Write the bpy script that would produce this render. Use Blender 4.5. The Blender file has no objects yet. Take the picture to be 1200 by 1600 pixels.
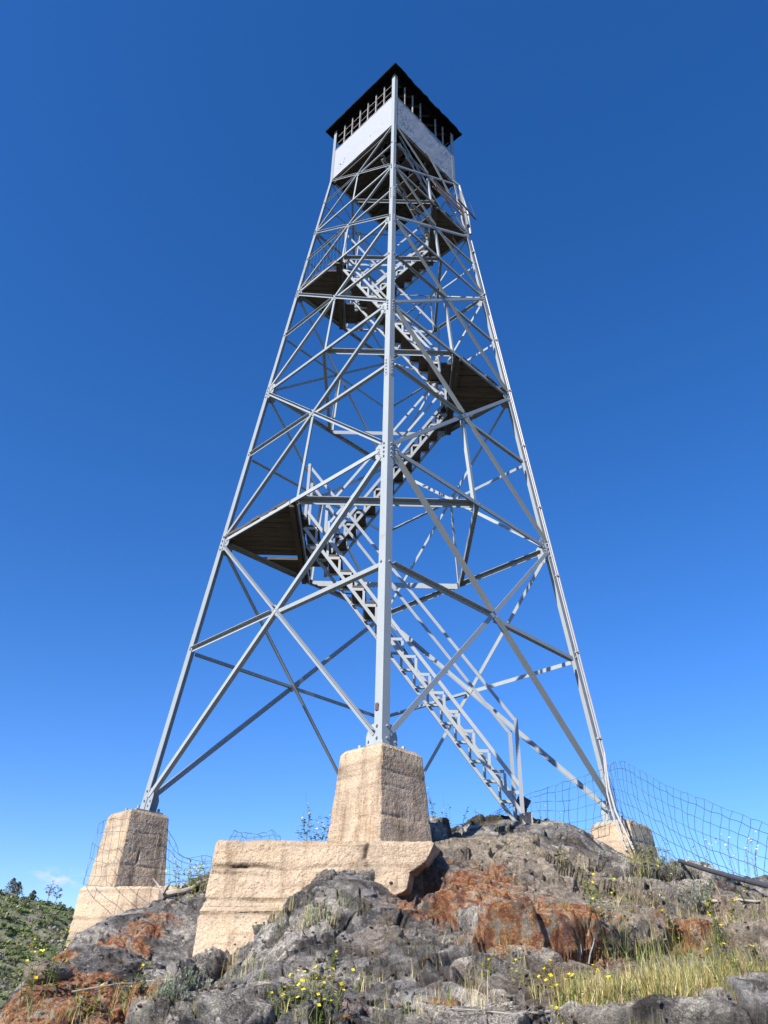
import bpy, math, random
import numpy as np
from mathutils import Vector
random.seed(7)
S = bpy.context.scene
COL = S.collection
R_ = math.radians
V = Vector

# ------------------------------------------------------------------ camera
F_PX = 1216.97
CAM = np.array([-0.0181, -11.4933, -2.3521])
YAW, PITCH, ROLL = -0.0013747, 0.5700547, 0.022278
cy, sy, cp, sp = math.cos(YAW), math.sin(YAW), math.cos(PITCH), math.sin(PITCH)
FW = np.array([sy*cp, cy*cp, sp])
r0 = np.array([cy, -sy, 0.0]); u0 = np.cross(r0, FW)
RT = math.cos(ROLL)*r0 + math.sin(ROLL)*u0
UP = -math.sin(ROLL)*r0 + math.cos(ROLL)*u0
cd = bpy.data.cameras.new('camera'); cam = bpy.data.objects.new('camera', cd); COL.objects.link(cam)
from mathutils import Matrix
cam.matrix_world = Matrix(((RT[0], UP[0], -FW[0], CAM[0]), (RT[1], UP[1], -FW[1], CAM[1]),
                           (RT[2], UP[2], -FW[2], CAM[2]), (0, 0, 0, 1)))
cd.sensor_fit = 'VERTICAL'; cd.sensor_height = 36.0; cd.sensor_width = 27.0
cd.lens = 36.0*F_PX/1600.0
cd.clip_start = 0.05; cd.clip_end = 20000
S.camera = cam

def ray(px, py):
    v = FW*F_PX + RT*(px-600) + UP*(800-py)
    return v/np.linalg.norm(v)
def at_d(px, py, d):                       # point on the sight line at horizontal distance d
    v = ray(px, py); return CAM + v*(d/math.hypot(v[0], v[1]))
def at_y(px, py, y):
    v = ray(px, py); return CAM + v*((y-CAM[1])/v[1])

# ------------------------------------------------------------------ materials
def mat(name):
    m = bpy.data.materials.new(name); m.use_nodes = True
    nt = m.node_tree; b = nt.nodes['Principled BSDF']
    return m, nt, b
def node(nt, t, **kw):
    n = nt.nodes.new(t)
    for k, v in kw.items(): setattr(n, k, v)
    return n
def tex(nt, kind, scale, detail=4, rough=.55, vec=None, **kw):
    n = node(nt, kind, **kw); n.inputs['Scale'].default_value = scale
    if 'Detail' in n.inputs: n.inputs['Detail'].default_value = 0 if 'Voronoi' in kind else detail
    if 'Roughness' in n.inputs: n.inputs['Roughness'].default_value = rough
    if vec is not None: nt.links.new(vec, n.inputs['Vector'])
    return n
def ramp(nt, fac, stops, mode='LINEAR'):
    n = node(nt, 'ShaderNodeValToRGB'); e = n.color_ramp.elements; n.color_ramp.interpolation = mode
    while len(e) < len(stops): e.new(0.5)
    for i, (p, c) in enumerate(stops):
        e[i].position = p; e[i].color = (c[0], c[1], c[2], 1) if len(c) == 3 else c
    nt.links.new(fac, n.inputs['Fac']); return n
def mixc(nt, fac, a, b, mode='MIX'):
    n = node(nt, 'ShaderNodeMix', data_type='RGBA', blend_type=mode)
    for s, v in ((0, fac), (6, a), (7, b)):
        if hasattr(v, 'is_output') or isinstance(v, bpy.types.NodeSocket): nt.links.new(v, n.inputs[s])
        elif s == 0: n.inputs[0].default_value = v
        else: n.inputs[s].default_value = (v[0], v[1], v[2], 1)
    return n.outputs[2]
def math_(nt, op, a, b=None):
    n = node(nt, 'ShaderNodeMath', operation=op)
    for i, v in enumerate((a, b)):
        if v is None: continue
        if isinstance(v, bpy.types.NodeSocket): nt.links.new(v, n.inputs[i])
        else: n.inputs[i].default_value = v
    return n.outputs[0]
def bump(nt, b, h, strength, dist, prev=None):
    n = node(nt, 'ShaderNodeBump'); n.inputs['Strength'].default_value = strength; n.inputs['Distance'].default_value = dist
    nt.links.new(h, n.inputs['Height'])
    if prev is not None: nt.links.new(prev, n.inputs['Normal'])
    nt.links.new(n.outputs[0], b.inputs['Normal']); return n.outputs[0]
def objcoord(nt):
    return node(nt, 'ShaderNodeTexCoord').outputs['Object']
def stretch(nt, vec, sc):
    n = node(nt, 'ShaderNodeMapping'); n.inputs['Scale'].default_value = sc
    nt.links.new(vec, n.inputs['Vector']); return n.outputs[0]

def steel_mat(name, c0, c1, rust=.0, rough=.5):
    m, nt, b = mat(name); oc = objcoord(nt)
    n1 = tex(nt, 'ShaderNodeTexNoise', 7, 8, .75, stretch(nt, oc, (1, 1, .3)))
    n2 = tex(nt, 'ShaderNodeTexNoise', 55, 4, .6, oc)
    col = mixc(nt, n1.outputs['Fac'], c0, c1)
    oi = node(nt, 'ShaderNodeObjectInfo'); col = mixc(nt, 1.0, col, ramp(nt, oi.outputs['Random'], [(0, (.80, .81, .83)), (1, (1.08, 1.07, 1.05))]).outputs[0], 'MULTIPLY')
    sp_ = ramp(nt, n2.outputs['Fac'], [(.30, (.80, .80, .81)), (.5, (1, 1, 1)), (.75, (1.0, 1.0, 1.0))])
    col = mixc(nt, .5, col, sp_.outputs[0], 'MULTIPLY')
    n3 = tex(nt, 'ShaderNodeTexNoise', 3.1, 8, .75, oc)
    rm = ramp(nt, n3.outputs['Fac'], [(.60-.1*rust, (0, 0, 0)), (.70, (1, 1, 1))])
    fac = math_(nt, 'MULTIPLY', rm.outputs[0], .35+.5*rust)
    col = mixc(nt, fac, col, (.25, .14, .08))
    nt.links.new(col, b.inputs['Base Color'])
    b.inputs['Roughness'].default_value = rough; b.inputs['Specular IOR Level'].default_value = .3
    return m
STEEL = steel_mat('galvanized_steel', (.27, .30, .315), (.36, .388, .392))
RAILSTEEL = steel_mat('stair_steel', (.30, .323, .333), (.375, .395, .398))
RUSTY = steel_mat('rusty_steel', (.13, .08, .06), (.22, .15, .12), 1.0, .8)
PIPE = steel_mat('pale_conduit', (.30, .298, .296), (.39, .385, .38), .2, .4)
DARKSTEEL = steel_mat('dark_steel', (.05, .052, .06), (.09, .09, .10), .3, .6)

def wood_mat(name, c0, c1, c2, sx=(1.2, 14, 14)):
    m, nt, b = mat(name); oc = objcoord(nt)
    at = node(nt, 'ShaderNodeAttribute', attribute_name='shade')
    n1 = tex(nt, 'ShaderNodeTexNoise', 3, 7, .65, stretch(nt, oc, sx), noise_dimensions='3D')
    n2 = tex(nt, 'ShaderNodeTexNoise', 1.3, 4, .5, oc)
    r = ramp(nt, n1.outputs['Fac'], [(.28, c0), (.5, c1), (.75, c2)])
    col = mixc(nt, math_(nt, 'MULTIPLY', n2.outputs['Fac'], .6), r.outputs[0], (.045, .035, .028), 'MIX')
    col = mixc(nt, .6, col, at.outputs['Color'], 'MULTIPLY')
    nt.links.new(col, b.inputs['Base Color']); b.inputs['Roughness'].default_value = .85
    bump(nt, b, n1.outputs['Fac'], .5, .01)
    return m
WOOD = wood_mat('weathered_planks', (.045, .034, .027), (.10, .077, .058), (.19, .145, .112))
CABFLOOR = wood_mat('cabin_floor_boards', (.028, .023, .019), (.055, .045, .036), (.09, .072, .056))
DRIFT = wood_mat('bleached_wood', (.24, .20, .16), (.42, .37, .31), (.58, .53, .47), (3, 3, 3))

def wall_mat(name, holes, rusty, k):
    m, nt, b = mat(name); oc = objcoord(nt)
    sx_ = node(nt, 'ShaderNodeSeparateXYZ'); nt.links.new(oc, sx_.inputs[0]); cb_ = node(nt, 'ShaderNodeCombineXYZ')
    nt.links.new(math_(nt, 'MULTIPLY', math_(nt, 'ADD', sx_.outputs[0], math_(nt, 'MULTIPLY', sx_.outputs[1], k)), .7071), cb_.inputs[0]); nt.links.new(sx_.outputs[2], cb_.inputs[1])
    n1 = tex(nt, 'ShaderNodeTexNoise', 2.2, 6, .6, oc)
    col = mixc(nt, n1.outputs['Fac'], (.315, .332, .348), (.365, .378, .386))
    v = tex(nt, 'ShaderNodeTexVoronoi', 9.0, vec=cb_.outputs[0], feature='F1', voronoi_dimensions='2D')
    nh = tex(nt, 'ShaderNodeTexNoise', 1.3, 3, .6, oc)
    thr = ramp(nt, nh.outputs['Fac'], [(holes, (0, 0, 0)), (holes+.10, (.20, .20, .20))])
    hole = math_(nt, 'LESS_THAN', v.outputs['Distance'], thr.outputs[0])
    col = mixc(nt, hole, col, (.055, .05, .05))
    n3 = tex(nt, 'ShaderNodeTexNoise', 5.0, 8, .75, stretch(nt, oc, (1, 1, .45)))
    rm = ramp(nt, n3.outputs['Fac'], [(.66-.08*rusty, (0, 0, 0)), (.78, (1, 1, 1))])
    col = mixc(nt, math_(nt, 'MULTIPLY', rm.outputs[0], .5*rusty+.12), col, (.26, .17, .12))
    nt.links.new(col, b.inputs['Base Color']); b.inputs['Roughness'].default_value = .5
    sm = ramp(nt, v.outputs['Distance'], [(.0, (0, 0, 0)), (.22, (1, 1, 1))])
    bump(nt, b, math_(nt, 'ADD', math_(nt, 'MULTIPLY', n1.outputs['Fac'], 1.5), sm.outputs[0]), .06, .012)
    return m
WALL_A = wall_mat('white_painted_panel', .60, .12, -1.0)
WALL_B = wall_mat('white_panel_with_bullet_holes', .50, .7, 1.0)
m, nt, b = mat('roof_dark'); oc = objcoord(nt)
n = tex(nt, 'ShaderNodeTexNoise', 8, 5, .6, oc)
nt.links.new(ramp(nt, n.outputs['Fac'], [(.3, (.004, .004, .005)), (.7, (.011, .011, .011))]).outputs[0], b.inputs['Base Color'])
b.inputs['Roughness'].default_value = .9; b.inputs['Specular IOR Level'].default_value = .05; ROOF = m
m, nt, b = mat('mullion_paint'); oc = objcoord(nt)
n = tex(nt, 'ShaderNodeTexNoise', 11, 5, .7, oc)
nt.links.new(ramp(nt, n.outputs['Fac'], [(.35, (.14, .12, .11)), (.5, (.26, .25, .245)), (.75, (.33, .33, .33))]).outputs[0], b.inputs['Base Color'])
b.inputs['Roughness'].default_value = .7; MULL = m

def concrete_mat():
    m, nt, b = mat('old_concrete'); oc = objcoord(nt)
    n1 = tex(nt, 'ShaderNodeTexNoise', 2.2, 8, .7, oc)
    n2 = tex(nt, 'ShaderNodeTexNoise', 45, 8, .75, oc)
    v = tex(nt, 'ShaderNodeTexVoronoi', 55, vec=oc, feature='F1')
    c = ramp(nt, n1.outputs['Fac'], [(.28, (.19, .148, .108)), (.38, (.35, .272, .195)), (.48, (.48, .378, .272)), (.58, (.53, .405, .28)), (.68, (.47, .385, .30)), (.80, (.58, .51, .43))])
    st = ramp(nt, n2.outputs['Fac'], [(.34, (.42, .36, .32)), (.47, (1, 1, 1)), (.7, (1.12, 1.1, 1.06))])
    col = mixc(nt, .75, c.outputs[0], st.outputs[0], 'MULTIPLY')
    cellr = tex(nt, 'ShaderNodeTexVoronoi', 30, vec=oc, feature='F1')
    peb = ramp(nt, cellr.outputs['Distance'], [(.12, (1, 1, 1)), (.2, (0, 0, 0))])
    pm = math_(nt, 'MULTIPLY', peb.outputs[0], .6)
    pcol = mixc(nt, .5, cellr.outputs['Color'], (.5, .42, .33))
    pcol = mixc(nt, .75, pcol, (.42, .34, .26))
    col = mixc(nt, pm, col, pcol)
    # pits
    pit = ramp(nt, v.outputs['Distance'], [(.10, (.30, .25, .22)), (.22, (1, 1, 1))])
    col = mixc(nt, .75, col, pit.outputs[0], 'MULTIPLY')
    ns_ = tex(nt, 'ShaderNodeTexNoise', 3.0, 8, .7, stretch(nt, oc, (2.2, 2.2, .35)))
    col = mixc(nt, .8, col, ramp(nt, ns_.outputs['Fac'], [(.34, (.48, .45, .43)), (.50, (1, 1, 1)), (.8, (1, 1, 1))]).outputs[0], 'MULTIPLY')
    nb_ = tex(nt, 'ShaderNodeTexNoise', 1.0, 5, .6, stretch(nt, oc, (.5, .5, 7.5)))
    col = mixc(nt, .7, col, ramp(nt, nb_.outputs['Fac'], [(.36, (.60, .56, .52)), (.48, (1, 1, 1)), (.60, (1.12, 1.08, 1.04)), (.70, (.92, .82, .70))]).outputs[0], 'MULTIPLY')
    # orange lichen / iron stain
    n4 = tex(nt, 'ShaderNodeTexNoise', 1.4, 7, .75, stretch(nt, oc, (1, 1, .55)))
    om = ramp(nt, n4.outputs['Fac'], [(.60, (0, 0, 0)), (.72, (1, 1, 1))])
    col = mixc(nt, math_(nt, 'MULTIPLY', om.outputs[0], .5), col, (.40, .22, .09))
    at = node(nt, 'ShaderNodeAttribute', attribute_name='shade')
    col = mixc(nt, 1.0, col, at.outputs['Color'], 'MULTIPLY')
    nt.links.new(col, b.inputs['Base Color']); b.inputs['Roughness'].default_value = .95
    b.inputs['Specular IOR Level'].default_value = .15
    p = bump(nt, b, n2.outputs['Fac'], .6, .02)
    p = bump(nt, b, v.outputs['Distance'], .45, .012, p)
    return m
CONC = concrete_mat()

def plain(name, c, rough=.8, var=.25, scale=12):
    m, nt, b = mat(name); oc = objcoord(nt)
    n = tex(nt, 'ShaderNodeTexNoise', scale, 5, .6, oc)
    lo = tuple(x*(1-var) for x in c); hi = tuple(min(1, x*(1+var)) for x in c)
    nt.links.new(ramp(nt, n.outputs['Fac'], [(.3, lo), (.7, hi)]).outputs[0], b.inputs['Base Color'])
    b.inputs['Roughness'].default_value = rough; return m
WIRE = plain('dark_wire', (.055, .105, .115), .5)
TAG = plain('tag', (.12, .06, .04), .6)
def attr_mat(name, rough=.75, transl=0.0, var=.3, scale=20):
    m, nt, b = mat(name)
    at = node(nt, 'ShaderNodeAttribute', attribute_name='shade')
    n = tex(nt, 'ShaderNodeTexNoise', scale, 3, .6, objcoord(nt))
    vv = ramp(nt, n.outputs['Fac'], [(.3, (1-var,)*3), (.7, (1+var,)*3)])
    col = mixc(nt, 1.0, at.outputs['Color'], vv.outputs[0], 'MULTIPLY')
    nt.links.new(col, b.inputs['Base Color']); b.inputs['Roughness'].default_value = rough
    b.inputs['Specular IOR Level'].default_value = .25
    if transl:
        t = node(nt, 'ShaderNodeBsdfTranslucent'); nt.links.new(col, t.inputs['Color'])
        mx = node(nt, 'ShaderNodeMixShader'); mx.inputs[0].default_value = transl
        nt.links.new(b.outputs[0], mx.inputs[1]); nt.links.new(t.outputs[0], mx.inputs[2])
        nt.links.new(mx.outputs[0], nt.nodes['Material Output'].inputs['Surface'])
    return m
GRASS = attr_mat('grass_blades', .7, .3)
LEAF = attr_mat('plant_leaf', .65, .25)
PETAL = attr_mat('yellow_petal', .6, .3, .1)

def rock_mat():
    m, nt, b = mat('weathered_rock'); oc = objcoord(nt)
    at = node(nt, 'ShaderNodeAttribute', attribute_name='shade'); mk = node(nt, 'ShaderNodeAttribute', attribute_name='stain')
    sp = node(nt, 'ShaderNodeSeparateColor'); nt.links.new(mk.outputs['Color'], sp.inputs[0])
    n1 = tex(nt, 'ShaderNodeTexNoise', 26, 12, .8, oc)
    n2 = tex(nt, 'ShaderNodeTexNoise', 120, 6, .7, oc)
    nA = tex(nt, 'ShaderNodeTexNoise', 4.5, 12, .68, oc); nA.inputs['Distortion'].default_value = .6
    nB = tex(nt, 'ShaderNodeTexNoise', 9.0, 12, .72, oc); nB.inputs['Distortion'].default_value = .8
    nC = tex(nt, 'ShaderNodeTexNoise', 17.0, 10, .75, oc)
    v = tex(nt, 'ShaderNodeTexVoronoi', 34, vec=oc, feature='DISTANCE_TO_EDGE')
    col = at.outputs['Color']
    # tan weathering
    f = math_(nt, 'ADD', math_(nt, 'MULTIPLY', sp.outputs[1], .42), nB.outputs['Fac'])
    tm = ramp(nt, f, [(.60, (0, 0, 0)), (.74, (1, 1, 1))])
    col = mixc(nt, math_(nt, 'MULTIPLY', tm.outputs[0], .85), col, ramp(nt, nC.outputs['Fac'], [(.3, (.27, .205, .14)), (.5, (.50, .41, .305)), (.7, (.64, .56, .46))]).outputs[0])
    # iron stain
    f = math_(nt, 'ADD', math_(nt, 'MULTIPLY', sp.outputs[0], .30), math_(nt, 'ADD', math_(nt, 'MULTIPLY', nA.outputs['Fac'], .65), math_(nt, 'MULTIPLY', nC.outputs['Fac'], .35)))
    rm = ramp(nt, f, [(.685, (0, 0, 0)), (.76, (1, 1, 1))])
    rc = ramp(nt, nB.outputs['Fac'], [(.33, (.09, .055, .05)), (.40, (.20, .085, .062)), (.45, (.38, .13, .062)), (.50, (.60, .235, .075)), (.54, (.62, .33, .13)), (.58, (.56, .49, .41)), (.66, (.40, .38, .36))])
    col = mixc(nt, math_(nt, 'MULTIPLY', rm.outputs[0], .86), col, rc.outputs[0])
    a = ramp(nt, n1.outputs['Fac'], [(.28, (.26, .25, .25)), (.44, (.75, .75, .75)), (.58, (1.15, 1.14, 1.12)), (.72, (1.9, 1.88, 1.8))])
    col = mixc(nt, 1.0, col, a.outputs[0], 'MULTIPLY')
    c2 = ramp(nt, n2.outputs['Fac'], [(.32, (.45, .45, .45)), (.5, (1, 1, 1)), (.70, (1.6, 1.6, 1.56))])
    col = mixc(nt, .8, col, c2.outputs[0], 'MULTIPLY')
    # pale lichen
    n5 = tex(nt, 'ShaderNodeTexNoise', 15, 12, .85, oc)
    lm = ramp(nt, n5.outputs['Fac'], [(.57, (0, 0, 0)), (.60, (1, 1, 1))])
    col = mixc(nt, math_(nt, 'MULTIPLY', lm.outputs[0], .5), col, (.44, .43, .38))
    # fracture lines: warped cells at three sizes
    nw = tex(nt, 'ShaderNodeTexNoise', 3.2, 6, .65, oc)
    vm = node(nt, 'ShaderNodeVectorMath', operation='MULTIPLY_ADD'); nt.links.new(nw.outputs['Color'], vm.inputs[0]); vm.inputs[1].default_value = (.55, .55, .55); nt.links.new(oc, vm.inputs[2])
    mpq = node(nt, 'ShaderNodeMapping'); mpq.inputs['Rotation'].default_value = (.4, -.55, .35); mpq.inputs['Scale'].default_value = (.55, 1.5, 1.9); nt.links.new(vm.outputs[0], mpq.inputs['Vector'])
    crk = None
    for sc_, wd in ((2.1, .030), (5.5, .05), (13, .07)):
        vv = tex(nt, 'ShaderNodeTexVoronoi', sc_, vec=mpq.outputs[0], feature='DISTANCE_TO_EDGE')
        c_ = ramp(nt, vv.outputs['Distance'], [(.0, (0, 0, 0)), (wd*.35, (.25, .25, .25)), (wd, (1, 1, 1))]).outputs[0]
        crk = c_ if crk is None else math_(nt, 'MULTIPLY', crk, c_)
    nk = tex(nt, 'ShaderNodeTexNoise', 2.3, 5, .6, oc)
    gate = ramp(nt, nk.outputs['Fac'], [(.40, (1, 1, 1)), (.54, (.08, .08, .08))]).outputs[0]
    col = mixc(nt, math_(nt, 'MULTIPLY', math_(nt, 'SUBTRACT', 1.0, crk), math_(nt, 'MULTIPLY', gate, .62)), col, (.035, .03, .027))
    nt.links.new(col, b.inputs['Base Color']); b.inputs['Roughness'].default_value = .88
    b.inputs['Specular IOR Level'].default_value = .3
    p0_ = bump(nt, b, crk, .8, .03)
    p = bump(nt, b, nB.outputs['Fac'], .7, .08, p0_)
    p = bump(nt, b, n1.outputs['Fac'], 1.0, .055, p)
    p = bump(nt, b, n2.outputs['Fac'], .9, .014, p)
    cr = ramp(nt, v.outputs['Distance'], [(.0, (0, 0, 0)), (.06, (1, 1, 1))])
    bump(nt, b, cr.outputs[0], .25, .01, p)
    return m
ROCK = rock_mat()

# ------------------------------------------------------------------ mesh builder
class MB:
    def __init__(s): s.v = []; s.f = []; s.c = []
    def poly(s, pts, faces, col=(1, 1, 1)):
        o = len(s.v); s.v += [tuple(p) for p in pts]; s.c += [col]*len(pts)
        s.f += [tuple(i+o for i in f) for f in faces]
    def prism(s, prof, d0, d1=None, col=(1, 1, 1)):
        """prof: list of points (Vector) at one end; d0: offset vector to the other end"""
        n = len(prof); a = [V(p) for p in prof]; bb = [p+d0 for p in a]
        s.poly(a+bb, [tuple(range(n))[::-1], tuple(range(n, 2*n))]+[(i, (i+1) % n, n+(i+1) % n, n+i) for i in range(n)], col)
    def box(s, c, x, y, z, col=(1, 1, 1)):
        """c centre; x,y,z half-extent vectors"""
        c = V(c); x, y, z = V(x), V(y), V(z)
        p = [c+i*x+j*y+k*z for k in (-1, 1) for j in (-1, 1) for i in (-1, 1)]
        s.poly(p, [(0, 2, 3, 1), (4, 5, 7, 6), (0, 1, 5, 4), (2, 6, 7, 3), (0, 4, 6, 2), (1, 3, 7, 5)], col)
    def angle(s, p0, p1, a, b, wa, wb, t):
        p0, p1 = V(p0), V(p1); ax = (p1-p0).normalized()
        a = (V(a)-ax*ax.dot(V(a))).normalized(); b = V(b)-ax*ax.dot(V(b)); b = (b-a*a.dot(b)).normalized()
        prof = [p0, p0+a*wa, p0+a*wa+b*t, p0+a*t+b*t, p0+a*t+b*wb, p0+b*wb]
        d = p1-p0
        n = 6; q = [x+d for x in prof]
        s.poly(prof+q, [(0, 1, 2, 3), (0, 3, 4, 5), (6, 9, 8, 7), (6, 11, 10, 9)]+[(i, (i+1) % n, n+(i+1) % n, n+i) for i in range(n)])
    def bar(s, p0, p1, a, wa, wb, col=(1, 1, 1)):
        """rectangular bar centred on p0-p1; wa along a, wb along the third axis"""
        p0, p1 = V(p0), V(p1); ax = (p1-p0); L = ax.length; ax.normalize()
        a = (V(a)-ax*ax.dot(V(a))).normalized(); b = ax.cross(a)
        s.box((p0+p1)/2, ax*L/2, a*wa/2, b*wb/2, col)
    def tube(s, pts, r, seg=6, col=(1, 1, 1), taper=None, cap=True):
        pts = [V(p) for p in pts]; n = len(pts); o = len(s.v)
        prev = None
        for i, p in enumerate(pts):
            d = (pts[min(i+1, n-1)]-pts[max(i-1, 0)]).normalized()
            if prev is None: prev = d.orthogonal().normalized()
            prev = (prev-d*d.dot(prev)).normalized(); q = d.cross(prev)
            rr = r if taper is None else r*taper[i]
            for k in range(seg):
                t = 2*math.pi*k/seg
                s.v.append(tuple(p+prev*math.cos(t)*rr+q*math.sin(t)*rr)); s.c.append(col)
        for i in range(n-1):
            for k in range(seg):
                s.f.append((o+i*seg+k, o+i*seg+(k+1) % seg, o+(i+1)*seg+(k+1) % seg, o+(i+1)*seg+k))
        if cap:
            s.f.append(tuple(o+k for k in range(seg))[::-1]); s.f.append(tuple(o+(n-1)*seg+k for k in range(seg)))
    def bolt(s, p, nrm, r=.013, h=.02):
        nrm = V(nrm).normalized(); a = nrm.orthogonal().normalized(); b = nrm.cross(a)
        s.prism([V(p)+a*math.cos(k*math.pi/3)*r+b*math.sin(k*math.pi/3)*r for k in range(6)], nrm*h)
    def build(s, name, m, parent=None, smooth=False):
        me = bpy.data.meshes.new(name); me.from_pydata(s.v, [], s.f)
        at = me.attributes.new('shade', 'FLOAT_COLOR', 'POINT')
        at.data.foreach_set('color', np.array([(c[0], c[1], c[2], 1) for c in s.c], dtype=np.float32).ravel())
        me.materials.append(m)
        if smooth: me.polygons.foreach_set('use_smooth', [True]*len(me.polygons))
        me.update()
        o = bpy.data.objects.new(name, me); COL.objects.link(o)
        if parent is not None:
            o.parent = parent; o.matrix_parent_inverse = Matrix.Translation(-world_loc(parent))
        return o
def world_loc(o):
    l = V(o.location); p = o.parent
    return V((0, 0, 0)) if o.type == 'MESH' else l
def tag(o, label=None, cat=None, group=None, kind=None):
    if label: o['label'] = label
    if cat: o['category'] = cat
    if group: o['group'] = group
    if kind: o['kind'] = kind
    return o
def empty(name, loc):
    o = bpy.data.objects.new(name, None); COL.objects.link(o); o.location = loc; o.empty_display_size = .3; return o

# ------------------------------------------------------------------ numpy noise
def _h(ix, iy, iz, s):
    with np.errstate(over='ignore'):
        h = ix.astype(np.uint32)*np.uint32(374761393) + iy.astype(np.uint32)*np.uint32(668265263) + iz.astype(np.uint32)*np.uint32(2147483647) + np.uint32(s*1013904223 & 0xffffffff)
        h = (h ^ (h >> np.uint32(13)))*np.uint32(1274126177)
        h = (h ^ (h >> np.uint32(16)))*np.uint32(2246822519)
        h ^= h >> np.uint32(15)
    return h.astype(np.float32)*np.float32(1/4294967296.0)
def vnoise(P, s=0):
    i = np.floor(P).astype(np.int32); f = (P-i).astype(np.float32); f = f*f*f*(f*(f*6-15)+10)
    x0, y0, z0 = i[:, 0], i[:, 1], i[:, 2]; r = 0
    for dx in (0, 1):
        wx = f[:, 0] if dx else 1-f[:, 0]
        for dy in (0, 1):
            wy = f[:, 1] if dy else 1-f[:, 1]
            for dz in (0, 1):
                wz = f[:, 2] if dz else 1-f[:, 2]
                r = r+_h(x0+dx, y0+dy, z0+dz, s)*wx*wy*wz
    return r*2-1
def fbm(P, o=5, s=0, gain=.5, ridged=False):
    a = 1.0; r = 0; t = 0
    for k in range(o):
        n = vnoise(P*(2.03**k)+k*17.3, s+k)
        if ridged: n = 1-2*np.abs(n)
        r = r+a*n; t += a; a *= gain
    return r/t
def worley(P, s=0):
    i = np.floor(P).astype(np.int32); best = np.full(len(P), 9., np.float32); sec = best.copy()
    cid = np.zeros((len(P), 3), np.float32); cpos = np.zeros((len(P), 3), np.float32)
    for dx in (-1, 0, 1):
        for dy in (-1, 0, 1):
            for dz in (-1, 0, 1):
                jx, jy, jz = i[:, 0]+dx, i[:, 1]+dy, i[:, 2]+dz
                cx = jx+_h(jx, jy, jz, s+11); cyy = jy+_h(jx, jy, jz, s+12); cz = jz+_h(jx, jy, jz, s+13)
                d = ((P[:, 0]-cx)**2+(P[:, 1]-cyy)**2+(P[:, 2]-cz)**2).astype(np.float32)
                m = d < best
                sec = np.where(m, best, np.minimum(sec, d))
                best = np.where(m, d, best)
                for q, cc in enumerate((cx, cyy, cz)): cpos[:, q] = np.where(m, cc, cpos[:, q])
    ii = (cpos*977).astype(np.int32)
    for q in range(3): cid[:, q] = _h(ii[:, 0], ii[:, 1], ii[:, 2], s+20+q)
    return np.sqrt(best), np.sqrt(sec), cid, cpos
def sstep(a, b, x):
    t = np.clip((x-a)/(b-a), 0, 1); return t*t*(3-2*t)

# ------------------------------------------------------------------ terrain
CP = [(0,1600,5.6),(150,1600,5.2),(300,1600,5.0),(450,1600,4.9),(600,1600,4.9),(750,1600,4.9),(900,1600,4.9),(1050,1600,4.9),(1200,1600,4.9),
 (30,1565,6.2),(60,1530,7.0),(97,1488,8.3),(150,1462,8.8),(220,1424,9.3),(280,1394,9.6),(325,1366,9.9),
 (120,1560,6.1),(200,1500,7.4),(250,1560,5.8),(270,1450,8.4),(300,1500,7.3),(250,1500,7.3),(330,1545,5.9),
 (350,1500,7.0),(420,1428,7.15),(470,1398,7.2),(525,1380,7.25),(575,1392,7.2),(610,1422,7.15),(660,1400,7.25),(690,1345,7.7),
 (640,1450,6.7),(760,1330,8.1),(850,1340,8.3),(690,1312,8.9),(750,1302,9.7),(830,1290,10.6),(900,1300,10.4),(935,1332,10.3),(985,1348,10.5),(1030,1356,10.6),(1070,1356,10.8),
 (520,1450,6.6),(400,1500,6.3),(600,1500,6.0),(700,1450,6.6),(780,1450,6.6),(860,1450,6.7),(950,1430,7.1),(1040,1400,8.3),(1120,1398,8.6),(1200,1402,8.8),(1100,1450,7.0),(1200,1455,7.0),
 (450,1550,5.4),(600,1550,5.35),(720,1530,5.6),(800,1530,5.6),(900,1500,6.0),(1000,1500,6.2),(1100,1500,6.2),(1200,1505,6.1),(1000,1560,5.35),(1100,1570,5.2),(1200,1570,5.2)]
pts = [at_d(*c) for c in CP]
pts += [np.array(p) for p in [(-2.95,-4.55,-3.5),(-2.5,-6.0,-3.2),(-3.35,-3.1,-3.4),(-2.1,-6.75,-2.85),(-1.6,-3.9,-2.05),(1.83,-.6,-.22),(1.2,-1.5,-.45),(2.2,.6,-.1),(0,0,-.8),(0,3.4,-.75),(-1.2,-1.2,-1.15),(-2.6,-.9,-1.6),(-3.4,-.2,-2.3),(-4.3,-.6,-2.9),(-3.5,1.5,-2.2),
  (3.4,0.2,-.6),(4.5,1,-1.2),(5.6,-.5,-1.6),(6.5,-1.5,-2.2),(8,0,-3.4),(0,6,-2),(4,5,-2.6),(-4,5,-3.4),(-6,0,-4.6),(-6.5,-3,-5.2),(-6,-6,-5.6),(-5,-8.5,-5.4),(7,-5,-2.7),(7,-8,-3.4),
  (0,-7.8,-3.15),(2.5,-8,-3.2),(-2.2,-7.8,-3.3),(0,-11.5,-3.95),(2,-11.5,-3.9),(-2,-11.5,-4.4),(-4,-11.5,-5.4),(4.5,-11.5,-4.0),(0,-14,-5.2),(-4,-15,-6.5),(4,-15,-5.6),(0,12,-6),(9,8,-7),(-9,8,-8),(-11,-2,-8.5),(12,-4,-5.5),(-9,-12,-8.5),(9,-14,-6.5)]]
pts = np.array(pts)
def tps(d):
    return np.where(d > 1e-9, d*d*np.log(d+1e-12), 0)
xy = pts[:, :2]; n = len(xy)
K = tps(np.linalg.norm(xy[:, None]-xy[None], axis=2)) + np.eye(n)*.02
Pm = np.c_[np.ones(n), xy]
A = np.block([[K, Pm], [Pm.T, np.zeros((3, 3))]])
W = np.linalg.solve(A, np.r_[pts[:, 2], np.zeros(3)])
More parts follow.
